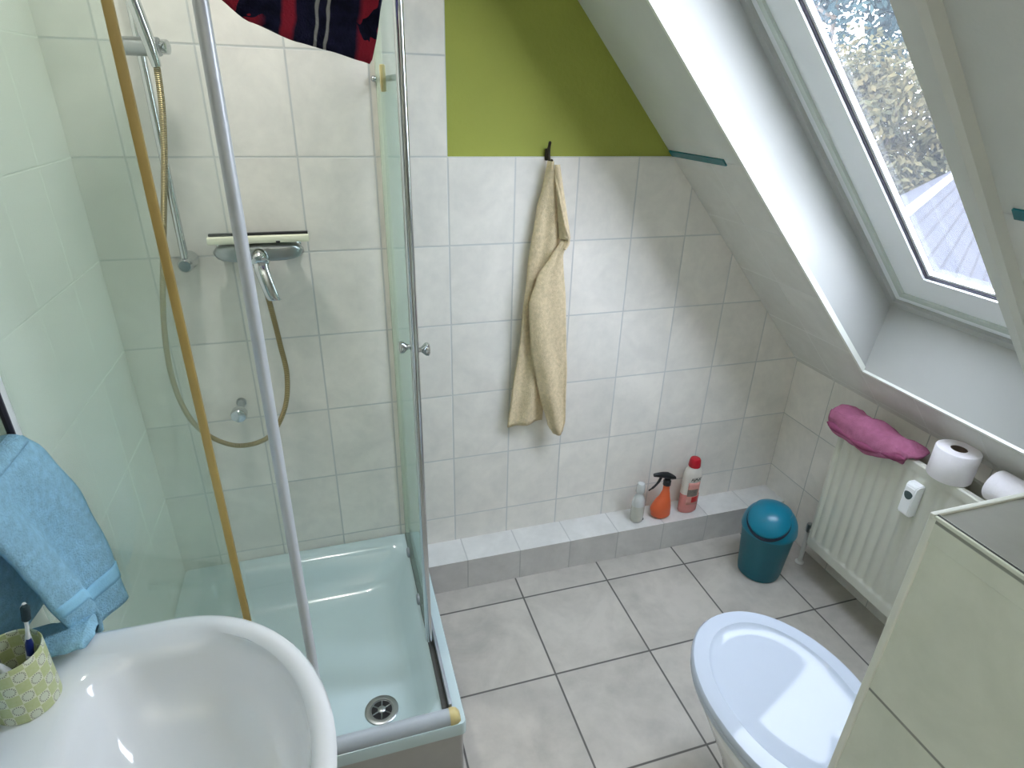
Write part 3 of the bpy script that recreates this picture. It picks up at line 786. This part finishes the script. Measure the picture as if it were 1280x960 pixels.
# ------------------------------------------------------------------ dark towel over the enclosure's top rail
dt = thing('bath_towel', 'navy and red patterned towel hanging over the top of the shower door', 'towel', (-.33, -.76, 1.95))
low = [(0, 1.775), (.06, 1.763), (.22, 1.732), (.45, 1.711), (.62, 1.702), (.80, 1.691), (.86, 1.688), (.93, 1.72), (1, 1.775)]
def ftowel(u, v):
    x = -.475+.255*u
    if u > .8: x -= .02*(u-.8)/.2*v
    z0 = lerp_tab(low, u); z = 1.958-(1.958-z0)*v
    y = -.779-.012*math.sin(u*6)*v-.010*v*nz(x, 0, z, 9)
    return Vector((x, y, z))
bm = B(); grid(bm, ftowel, 40, 26); o = to_obj('front_fall', bm, M['dark_towel'], dt); thicken(o, .007, 0)
def fdback(u, v):
    x = -.478+.295*u; z = 1.958-(1.958-(1.792-.012*math.sin(u*5)-.02*(u-.75)*(u > .75)))*v
    return Vector((x, -.722+.006*math.sin(u*9)*v, z))
bm = B(); grid(bm, fdback, 30, 16); o = to_obj('rear_fall', bm, M['purple'], dt); thicken(o, .007, 0)
def fdtop(u, v):
    a = PI*v; return Vector((-.476+.27*u, -.7505-.0285*math.cos(a), 1.956+.012*math.sin(a)))
bm = B(); grid(bm, fdtop, 20, 8); o = to_obj('top_fold', bm, M['dark_towel'], dt); thicken(o, .007, 0)

# ------------------------------------------------------------------ hook and beige towel
hk = thing('wall_hook', 'small dark hook at the top edge of the wall tiles', 'hook', (.297, 0, 1.5))
bm = B(); box(bm, .2895, .3045, -.008, .004, 1.482, 1.515, .003); to_obj('plate', bm, M['hook_dark'], hk)
bm = B(); tube(bm, spline([(.297, -.006, 1.508), (.2965, -.020, 1.532), (.297, -.014, 1.522), (.298, -.012, 1.497), (.298, -.024, 1.478), (.299, -.036, 1.486)], 6), .0042, 10); to_obj('prong', bm, M['hook_dark'], hk)
bt2 = thing('beige_towel', 'beige terry hand towel hanging from the dark wall hook', 'towel', (.297, -.03, 1.48))
AL = [(1.483, .293), (1.419, .281), (1.35, .264), (1.182, .241), (.945, .223), (.773, .203), (.611, .187)][::-1]
AR = [(1.483, .304), (1.43, .321), (1.361, .332), (1.257, .352), (1.1, .348), (.9, .335), (.611, .315)][::-1]
def fA(u, v):
    z = 1.483-(1.483-.612)*v
    xl, xr = lerp_tab(AL, z), lerp_tab(AR, z)
    x = xl+(xr-xl)*u
    bulge = .022*math.sin(PI*u)*(1-.5*v)+.006*math.sin(u*11+2*v)*min(1, 4*v)
    return Vector((x, -.022-bulge-.004*nz(x, 0, z, 12), z+.012*v*(u-.3)))
bm = B(); grid(bm, fA, 22, 60); o = to_obj('rear_fold', bm, M['beige'], bt2); thicken(o, .006, 0)
BL = [(1.43, .316), (1.36, .325), (1.29, .340), (1.257, .338), (1.21, .305), (1.149, .264), (1.06, .239), (.924, .252), (.776, .281), (.615, .326), (.575, .350)][::-1]
BR = [(1.43, .322), (1.36, .334), (1.29, .352), (1.257, .356), (1.21, .343), (1.052, .363), (.794, .384), (.62, .392), (.575, .384)][::-1]
def fB(u, v):
    z = 1.262-(1.262-.575)*v
    xl, xr = lerp_tab(BL, z), lerp_tab(BR, z)
    x = xl+(xr-xl)*u
    return Vector((x, -.052-.014*math.sin(PI*min(1, u*1.1))-.004*math.sin(u*9+z*6)-.003*nz(x, 0, z, 14), z))
bm = B(); grid(bm, fB, 22, 54); o = to_obj('front_fold', bm, M['beige'], bt2); thicken(o, .007, 0)
def fC(u, v):      # narrow inner fold near the hook
    z = 1.475-(1.475-1.262)*v
    x = .305+.020*v+(.012+.022*v)*u+.006*v
    return Vector((x, -.050-.016*math.sin(u*PI)*(.4+v), z))
bm = B(); grid(bm, fC, 10, 20); o = to_obj('inner_fold', bm, M['beige'], bt2); thicken(o, .005, 0)
bm = B(); tube(bm, spline([(.300, -.034, 1.482), (.316, -.060, 1.40), (.336, -.074, 1.31), (.354, -.070, 1.258), (.340, -.076, 1.235)], 6), .0042, 8); to_obj('rolled_edge', bm, M['beige'], bt2)

# ------------------------------------------------------------------ bottles on the ledge
ca = thing('spray_bottle', 'small clear bottle of grey liquid, leftmost on the tiled ledge', 'bottle', (.722, -.07, LH+.0005))
def ell(cx, cy_, rx, ry, z, n=24): return [Vector((cx+rx*math.cos(2*PI*k/n), cy_+ry*math.sin(2*PI*k/n), z)) for k in range(n)]
bx_, by_ = .722, -.072; z0 = LH+.0006
bm = B(); loft(bm, [ell(bx_, by_, r, r*.85, z0+z) for r, z in ((.022, 0), (.026, .004), (.027, .02), (.027, .06), (.026, .075))], True, True); to_obj('lower_body', bm, M['liquid'], ca)
bm = B(); loft(bm, [ell(bx_, by_, r, r*.85, z0+z) for r, z in ((.026, .0755), (.026, .09), (.024, .105), (.016, .122), (.012, .13), (.012, .138))], True, True); to_obj('upper_body', bm, M['clear'], ca)
bm = B(); loft(bm, [ell(bx_+.001, by_, r, r, z0+z) for r, z in ((.016, .136), (.0175, .14), (.0165, .165), (.013, .176), (.006, .179))], True, True); to_obj('cap', bm, M['clear'], ca)
bm = B(); box(bm, bx_+.021, bx_+.026, by_-.012, by_-.004, z0+.003, z0+.013, .001); to_obj('date_spot', bm, M['black'], ca)

ob = thing('spray_bottle', 'orange spray bottle with black trigger head on the ledge', 'bottle', (.83, -.075, LH+.0005))
OL = [(0, .802), (.012, .788), (.04, .781), (.07, .795), (.1, .815), (.125, .824), (.15, .824)]
OR_ = [(0, .862), (.012, .870), (.04, .869), (.07, .864), (.1, .858), (.125, .853), (.15, .851)]
bm = B(); rings = []
for k in range(26):
    z = .15*k/25; a, b_ = lerp_tab(OL, z), lerp_tab(OR_, z)
    e = 1 if 0 < k else .92
    rings.append(ell((a+b_)/2, -.072, (b_-a)/2*e, min(.030, (b_-a)/2*.75)*e, z0+z, 28))
loft(bm, rings, True, True); to_obj('body', bm, M['orange'], ob)
bm = B(); lathe(bm, [(.0155, 0), (.0155, .018), (.012, .020), (.012, .028)], (.8375, -.072, z0+.1502), 22); to_obj('collar', bm, M['black'], ob)
bm = B()
hd = [(.774, .205, .006, .007), (.785, .204, .008, .009), (.81, .200, .0095, .0125), (.835, .193, .0105, .0155), (.855, .185, .010, .012), (.872, .177, .007, .006)]
loft(bm, [[Vector((x, -.072+ry*math.cos(2*PI*k/18), z0+z+rz*math.sin(2*PI*k/18))) for k in range(18)] for x, z, ry, rz in hd], True, True)
to_obj('spray_head', bm, M['black'], ob)
bm = B(); tube(bm, spline([(.807, -.073, z0+.192), (.797, -.074, z0+.170), (.778, -.075, z0+.150), (.757, -.076, z0+.138)], 5), [.0055]*6+[.0045]*6+[.003]*4, 10); to_obj('trigger', bm, M['black'], ob)

pb = thing('cleaner_bottle', 'tall pink and white cleaner bottle with red cap at right on the ledge', 'bottle', (.955, -.065, LH+.0005))
bm = B(); prof = [(0, .036, .021), (.006, .041, .025), (.05, .042, .026), (.09, .041, .026)]
loft(bm, [ell(.955, -.066, rx, ry, z0+z, 30) for z, rx, ry in prof], True, True); to_obj('lower_body', bm, M['pink_liquid'], pb)
prof = [(.0902, .041, .026), (.14, .040, .026), (.175, .040, .026), (.195, .036, .025), (.208, .026, .022), (.215, .019, .019), (.222, .018, .018)]
loft_b = B(); loft(loft_b, [ell(.955, -.066, rx, ry, z0+z, 30) for z, rx, ry in prof], True, True); to_obj('upper_body', loft_b, M['bottle_white'], pb)
bm = B(); lathe(bm, [(.023, 0), (.0245, .004), (.0215, .030), (.018, .036), (.012, .038)], (.955, -.066, z0+.214), 12); to_obj('cap', bm, M['red'], pb)
def flat_label(name, xa, xb, za, zb, mat, off=.0006):
    bm = B()
    def fl(u, v):
        dx = (xa+(xb-xa)*u); y = -.066-(.0262+off)*math.sqrt(max(0, 1-(dx/.0425)**2)); return Vector((.955+dx, y, z0+za+(zb-za)*v))
    grid(bm, fl, 12, 6); return thicken(to_obj(name, bm, mat, pb), .0004, 0)
flat_label('label', -.026, .026, .045, .15, M['label_pink'])
flat_label('label_panel', -.026, .018, .085, .118, M['label_grey'], .0014)
flat_label('label_block', -.006, .024, .055, .082, M['label_red'], .0014)
fc = bpy.data.curves.new('logo_text', 'FONT'); fc.body = 'AJAX'; fc.size = .019; fc.align_x = 'CENTER'; fc.extrude = .0006
tmp = bpy.data.objects.new('tmp_text', fc); C.objects.link(tmp); bpy.context.view_layer.update()
fme = bpy.data.meshes.new_from_object(tmp.evaluated_get(bpy.context.evaluated_depsgraph_get())); bpy.data.objects.remove(tmp); bpy.data.curves.remove(fc)
fme.materials.clear(); fme.materials.append(M['ink'])
ft = bpy.data.objects.new('lettering', fme); C.objects.link(ft); ft.parent = pb
ft.location = (-.001, -.030, .162); ft.rotation_euler = (PI/2, .0, 0)

# ------------------------------------------------------------------ swing bin
BCX, BCY = 1.135, -.33
bn = thing('swing_bin', 'small teal plastic swing-lid bin on the floor in the corner', 'bin', (BCX, BCY, 0))
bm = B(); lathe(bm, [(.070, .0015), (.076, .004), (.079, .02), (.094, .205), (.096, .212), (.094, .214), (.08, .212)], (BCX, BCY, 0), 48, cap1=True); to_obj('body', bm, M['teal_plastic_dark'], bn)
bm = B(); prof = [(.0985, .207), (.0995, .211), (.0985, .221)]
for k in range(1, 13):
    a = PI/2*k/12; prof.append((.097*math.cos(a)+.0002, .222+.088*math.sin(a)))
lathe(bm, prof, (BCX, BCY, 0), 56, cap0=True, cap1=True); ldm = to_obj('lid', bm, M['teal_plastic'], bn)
az0 = math.atan2(-1.44+.05, -1.48+.0)-.12     # the flap faces the room
def low_el(d): return .06+.80*(abs(d)/1.35)**1.8 if abs(d) < 1.35 else .86
def dome(az, el, k): return Vector((BCX+.097*k*math.cos(el)*math.cos(az), BCY+.097*k*math.cos(el)*math.sin(az), .222+.088*k*math.sin(el)))
bm = B()
def fflap(u, v):
    d = -PI+2*PI*u; el = low_el(d)+(PI/2-low_el(d))*v; lift = 1.018+.03*max(0, math.cos(d))*(1-v)
    return dome(az0+d, el, lift)
grid(bm, fflap, 64, 16); bmesh.ops.remove_doubles(bm, verts=bm.verts[:], dist=.0004); o = to_obj('swing_flap', bm, M['teal_plastic'], bn); thicken(o, .002, 1)
bm = B(); sl2 = [dome(az0+d, low_el(d)-.085*max(0, math.cos(d*1.1)), 1.006) for d in [-1.25+2.5*k/30 for k in range(31)]]
tube(bm, sl2, [.0014+.0072*max(0, math.cos((-1.25+2.5*k/30)*1.2)) for k in range(31)], 8); to_obj('opening_slot', bm, M['slot'], bn)

# ------------------------------------------------------------------ radiator
rd = thing('radiator', 'cream ribbed panel radiator on the low right wall', 'radiator', (1.32, -.85, .15))
RX, RY0, RY1, RZ0, RZ1 = 1.268, -.392, -1.30, .152, .690
bm = B()
def fpan(u, v):
    y = RY0+(RY1-RY0)*u; z = RZ0+(RZ1-RZ0)*v
    e = max(0, min(1, (z-RZ0-.034)/.010))*max(0, min(1, (RZ1-.022-z)/.012))*max(0, min(1, (RY0-.012-y)/.006))
    ph = (RY0-y-.015)/.0385
    rib = .5-.5*math.cos(2*PI*ph); rib = rib**.7
    return Vector((RX+.0055*e*(1-rib)+.002*e, y, z))
V = []
nu = 280
us = [i/nu for i in range(nu+1)]
vs = [0, .04, .062, .066, .074, .082, .09, .2, .5, .8, .93, .937, .948, .955, .96, 1]
VV = [[bm.verts.new(fpan(u, v)) for v in vs] for u in us]
for i in range(nu):
    for j in range(len(vs)-1): bm.faces.new((VV[i][j], VV[i+1][j], VV[i+1][j+1], VV[i][j+1]))
# side, top and bottom returns of the front panel
loft(bm, [[(RX, RY0, RZ0), (RX, RY0, RZ1), (RX, RY1, RZ1), (RX, RY1, RZ0)], [(RX+.003, RY0+.002, RZ0-.003), (RX+.004, RY0+.002, RZ1+.004), (RX+.004, RY1, RZ1+.004), (RX+.003, RY1, RZ0-.003)],
          [(RX+.018, RY0+.002, RZ0-.003), (RX+.020, RY0+.002, RZ1+.003), (RX+.020, RY1, RZ1+.003), (RX+.018, RY1, RZ0-.003)]])
quad(bm, (RX+.02, RY0, RZ0), (RX+.02, RY1, RZ0), (RX+.02, RY1, RZ1), (RX+.02, RY0, RZ1))
to_obj('front_panel', bm, M['radiator'], rd)
bm = B(); box(bm, 1.350, 1.368, RY1, RY0+.002, RZ0, RZ1+.003, .004); to_obj('rear_panel', bm, M['radiator'], rd)
bm = B(); n = 60
loft(bm, [[(1.294+.05*(k % 2), RY0-.02+(RY1-RY0+.04)*k/n, z) for k in range(n+1)] for z in (RZ0+.03, RZ1-.04)], closed=False)
o = to_obj('convector_fins', bm, M['radiator'], rd, False); thicken(o, .0015, 0)
for y in (-.55, -1.15):
    bm = B(); box(bm, 1.366, XR-.0005, y-.015, y+.015, .25, .60, .002); to_obj('wall_bracket', bm, M['radiator'], rd)
bm = B(); tube(bm, [(1.325, RY0+.055, .0), (1.325, RY0+.055, .178)], .0085, 14); tube(bm, [(1.325, RY0+.055, .17), (1.325, RY0-.01, .17)], .008, 12)
lathe(bm, [(.016, 0), (.017, .004), (.010, .008)], (1.325, RY0+.055, 0), 18); pp = to_obj('supply_pipe', bm, M['white_paint'], rd)
bm = B(); lathe(bm, [(.012, 0), (.013, .02), (.011, .035)], (1.325, RY0+.055, .155), 8); to_obj('valve_nut', bm, M['chrome_dull'], pp)

hm = thing('heat_meter', 'small white meter with grey display on the radiator front', 'meter', (RX, -.705, .53))
bm = B(); loft(bm, [[Vector((x, -.705+sy*w_, z)) for sy, z in ((1, za), (-1, za), (-1, zb), (1, zb))] for x, w_, za, zb in ((RX+.004, .0205, .530, .640), (RX-.020, .0205, .530, .640), (RX-.028, .017, .538, .630))], True, True)
bmesh.ops.bevel(bm, geom=bm.edges[:], offset=.003, segments=2, affect='EDGES'); to_obj('case', bm, M['frame_white'], hm)
bm = B(); dd = [Vector((RX-.0282, -.705+.0135*math.cos(a), .606+.018*math.sin(a)*(.45 if math.sin(a) > 0 else 1))) for a in [2*PI*k/24 for k in range(24)]]
loft(bm, [dd, [p+Vector((-.0008, 0, 0)) for p in dd]], True, True); to_obj('display', bm, plain('lcd', L(70, 88, 88), .3), hm)

# pink cloth over the radiator top
pk = thing('pink_cloth', 'mauve pink cloth draped over the left end of the radiator top', 'cloth', (1.28, -.52, .70))
def fcloth(u, v):
    y = -.356-.308*u+.006*math.sin(v*5+u*3)
    hang = .046+.022*math.sin(u*PI)-.030*u*u+.004*math.sin(u*13)
    s = v*(.085+hang)
    e = .35+.65*min(1, min(u, 1-u)*7)
    wr = .006*math.sin(u*15+v*6)+.006*nz(u*8, v*4, 0, 1.5)
    if s < .075:
        a = s/.075; x = 1.325-.078*a; z = .700+(.014+.010*math.sin(PI*a))*e+wr
    else:
        d = s-.075; x = 1.247-.009*math.sin(min(1, d/.05)*PI*.7)*e-abs(wr)*.6; z = .708-d*1.0+.006*e
    return Vector((x, y, z))
bm = B(); grid(bm, fcloth, 48, 26); o = to_obj('cloth', bm, M['pink'], pk); thicken(o, .009, 0)
bm = B()
def fclr(u, v):
    a = 2*PI*v; y = -.360-.30*u; e = min(1, min(u, 1-u)*10+.3); r = (.010+.0035*math.sin(u*15))*e
    zc = .655+.006*math.cos(u*6)+.034*u**2
    return Vector((1.2365+r*.9*math.cos(a), y, zc+.004+r*math.sin(a)))
grid(bm, fclr, 40, 12); bmesh.ops.remove_doubles(bm, verts=bm.verts[:], dist=.0002); to_obj('rolled_edge', bm, plain('pink_dark', L(142, 76, 106), .95, spec=.1, var=.12, vscale=60, bmp=.6, bscale=240), pk)

# toilet rolls
def toilet_roll(label, c, r, h, axis, rot=0):
    t = thing('toilet_roll', label, 'toilet roll', c)
    bm = B(); ax = Vector(axis)
    lathe(bm, [(.021, .0), (r-.002, 0), (r, .003), (r, h-.003), (r-.002, h), (.021, h)], c, 48, axis=ax, cap0=False, cap1=False)
    to_obj('paper', bm, M['paper'], t)
    bm = B(); lathe(bm, [(.0195, .001), (.021, .001), (.021, h-.001), (.0195, h-.001), (.0195, .001)], c, 32, axis=ax, cap0=False, cap1=False); to_obj('core', bm, M['card'], t)
    return t
toilet_roll('full white toilet roll standing upright on the radiator top', (1.294, -.757, RZ1+.0045), .056, .092, (0, 0, 1))
toilet_roll('white toilet roll lying on its side on the radiator by the half wall', (1.305, -.868, RZ1+.050), .045, .1, (0, -1, 0))

# ------------------------------------------------------------------ toilet
TCX = .547
to = thing('toilet', 'white ceramic toilet with closed lid against the tiled half wall', 'toilet', (TCX, -1.1, 0))
def egg(hw, yt, yb, z, n=56, dx=0):
    pts = []; yc = yt-(yt-yb)*.52
    for k in range(n):
        a = 2*PI*k/n; s, c_ = math.sin(a), math.cos(a)
        if s >= 0:
            x = hw*abs(c_)**.96*math.copysign(1, c_); y = yc+(yt-yc)*s
        else:
            p = .62; x = hw*math.copysign(abs(c_)**p, c_)*(1-.06*abs(s)); y = yc-(yc-yb)*abs(s)**.8
        pts.append(Vector((TCX+dx+x, y, z)))
    return pts
bm = B()
YB = BY+.004
loft(bm, [egg(.105, -1.02, YB, .0015), egg(.107, -1.01, YB, .03), egg(.112, -.99, YB, .12), egg(.128, -.95, YB, .22), egg(.158, -.885, YB, .31), egg(.178, -.845, YB, .37), egg(.184, -.834, YB, .395), egg(.182, -.836, YB, .402)], True, True)
to_obj('bowl', bm, M['ceramic'], to)
YS = BY+.055
bm = B(); loft(bm, [egg(.185, -.830, YS, .403), egg(.190, -.825, YS-.002, .408), egg(.190, -.825, YS-.002, .418), egg(.186, -.829, YS, .421)], True, True); to_obj('seat', bm, M['seat_plastic'], to)
bm = B()
RR = [egg(.187, -.828, YS, .422), egg(.192, -.823, YS-.002, .427), egg(.1915, -.8235, YS-.002, .436), egg(.187, -.828, YS, .4415), egg(.176, -.838, YS+.012, .4435), egg(.160, -.856, YS+.03, .4430), egg(.151, -.866, YS+.04, .4425),
      egg(.147, -.870, YS+.044, .4385), egg(.142, -.875, YS+.05, .4360), egg(.12, -.90, YS+.075, .4325), egg(.09, -.94, YS+.11, .4300), egg(.05, -1.0, YS+.16, .4285), egg(.015, -1.06, YS+.21, .428)]
loft(bm, RR, True, True); to_obj('lid', bm, M['seat_plastic'], to)
for dx in (-.075, .075):
    bm = B(); lathe(bm, [(.013, 0), (.013, .05), (.010, .053)], (TCX+dx-.0, BY+.035, .40), 18); to_obj('hinge', bm, M['seat_plastic'], to)

# ------------------------------------------------------------------ outside: ground, neighbour house, trees
GZ = -5.5
bm = B(); quad(bm, (2, -40, GZ), (90, -40, GZ), (90, 90, GZ), (2, 90, GZ)); o = struct('ground', bm, M['soil'])
def pol(d, az, z): return Vector((-.35+d*math.cos(math.radians(az)), -1.77+d*math.sin(math.radians(az)), z))
hz = .51
ra, rb = pol(9.0, 40.04, hz), pol(13.8, 38.2, hz)
rd_ = (rb-ra).normalized(); ra = ra-rd_*2.6; rb = rb+rd_*4.0
side = Vector((rd_.y, -rd_.x, 0))
ho = thing('house', 'neighbour house with grey tiled gable roof seen through the skylight', 'house', ((ra+rb)/2+Vector((0, 0, GZ-hz))))
def roof_face(sgn, wd, drop):
    bm = B(); e = side*sgn*wd+Vector((0, 0, -drop)); lay = bm.loops.layers.uv.verify()
    ln = (rb-ra).length; dd = math.hypot(wd, drop)
    f = quad(bm, ra, rb, rb+e, ra+e)
    for lp, uvc in zip(f.loops, ((0, 0), (ln, 0), (ln, dd), (0, dd))): lp[lay].uv = uvc
    o = to_obj('roof_slope', bm, M['roof'], ho, False); thicken(o, .08, 0)
roof_face(1, 4.5, 3.4); roof_face(-1, 4.5, 3.4)
bm = B(); tube(bm, [ra+Vector((0, 0, .03)), rb+Vector((0, 0, .03))], .06, 10); to_obj('ridge_tiles', bm, plain('ridge_grey', L(84, 86, 90), .7, var=.15, vscale=4), ho)
bm = B(); i_ = .25
pA, pB = ra+rd_*i_, rb-rd_*i_; s4 = side*4.1
zb = GZ-hz
quad(bm, pA+s4+Vector((0, 0, -3.2)), pB+s4+Vector((0, 0, -3.2)), pB+s4+Vector((0, 0, zb)), pA+s4+Vector((0, 0, zb)))
quad(bm, pA-s4+Vector((0, 0, -3.2)), pB-s4+Vector((0, 0, -3.2)), pB-s4+Vector((0, 0, zb)), pA-s4+Vector((0, 0, zb)))
for p in (pA, pB):
    bm.faces.new([bm.verts.new(q) for q in (p+Vector((0, 0, -.1)), p+s4+Vector((0, 0, -3.2)), p+s4+Vector((0, 0, zb)), p-s4+Vector((0, 0, zb)), p-s4+Vector((0, 0, -3.2)))])
to_obj('walls', bm, M['brick'], ho, False)

def tree(label, c, rad, hgt, nleaf, mat, size, dens=.35):
    c = Vector(c); t = thing('tree', label, 'tree', (c.x, c.y, GZ))
    bm = B()
    tube(bm, [(c.x, c.y, GZ), (c.x+.1, c.y, (GZ+c.z)/2), (c.x, c.y+.1, c.z+hgt*.5)], [.28, .2, .05], 10)
    for k in range(9):
        a = random.uniform(0, 2*PI); z = c.z+random.uniform(-.7, .3)*hgt
        tube(bm, spline([(c.x, c.y, z-.5), (c.x+.4*rad*math.cos(a), c.y+.4*rad*math.sin(a), z+.2), (c.x+.85*rad*math.cos(a), c.y+.85*rad*math.sin(a), z+.7)], 3), [.08-.011*q for q in range(7)], 6)
    to_obj('trunk', bm, M['bark'], t)
    bm = B(); cl_ = []
    for _ in range(70):
        v = Vector((random.gauss(0, 1), random.gauss(0, 1), random.gauss(0, 1))).normalized()*random.uniform(.35, 1)**.6
        cl_.append((Vector((c.x+v.x*rad, c.y+v.y*rad, c.z+v.z*hgt)), random.uniform(.22, .45)*rad))
    for _ in range(nleaf):
        p0, r = random.choice(cl_)
        v = Vector((random.gauss(0, 1), random.gauss(0, 1), random.gauss(0, 1))).normalized()*r*random.random()**.4
        p = p0+v; n = (v.normalized()+Vector((random.uniform(-1, 1), random.uniform(-1, 1), random.uniform(-.3, 1)))).normalized()
        a = n.orthogonal().normalized(); b_ = n.cross(a); th = random.uniform(0, 2*PI)
        a, b_ = a*math.cos(th)+b_*math.sin(th), b_*math.cos(th)-a*math.sin(th)
        s = size*random.uniform(.6, 1.3)
        f = bm.faces.new([bm.verts.new(q) for q in (p-a*s, p+b_*s*.5+n*s*.1, p+a*s, p-b_*s*.5+n*s*.1)])
    to_obj('foliage', bm, mat, t, False)
tree('sunlit yellowish leafy tree outside the skylight, behind the grey roof', pol(22.5, 42.8, .3), 3.0, 2.9, 22000, M['leaf_yellow'], .11)
tree('tall bluish dark tree in front of the white sky outside the skylight', pol(31, 48.5, 4.2), 3.4, 4.2, 9000, M['leaf_blue'], .18)
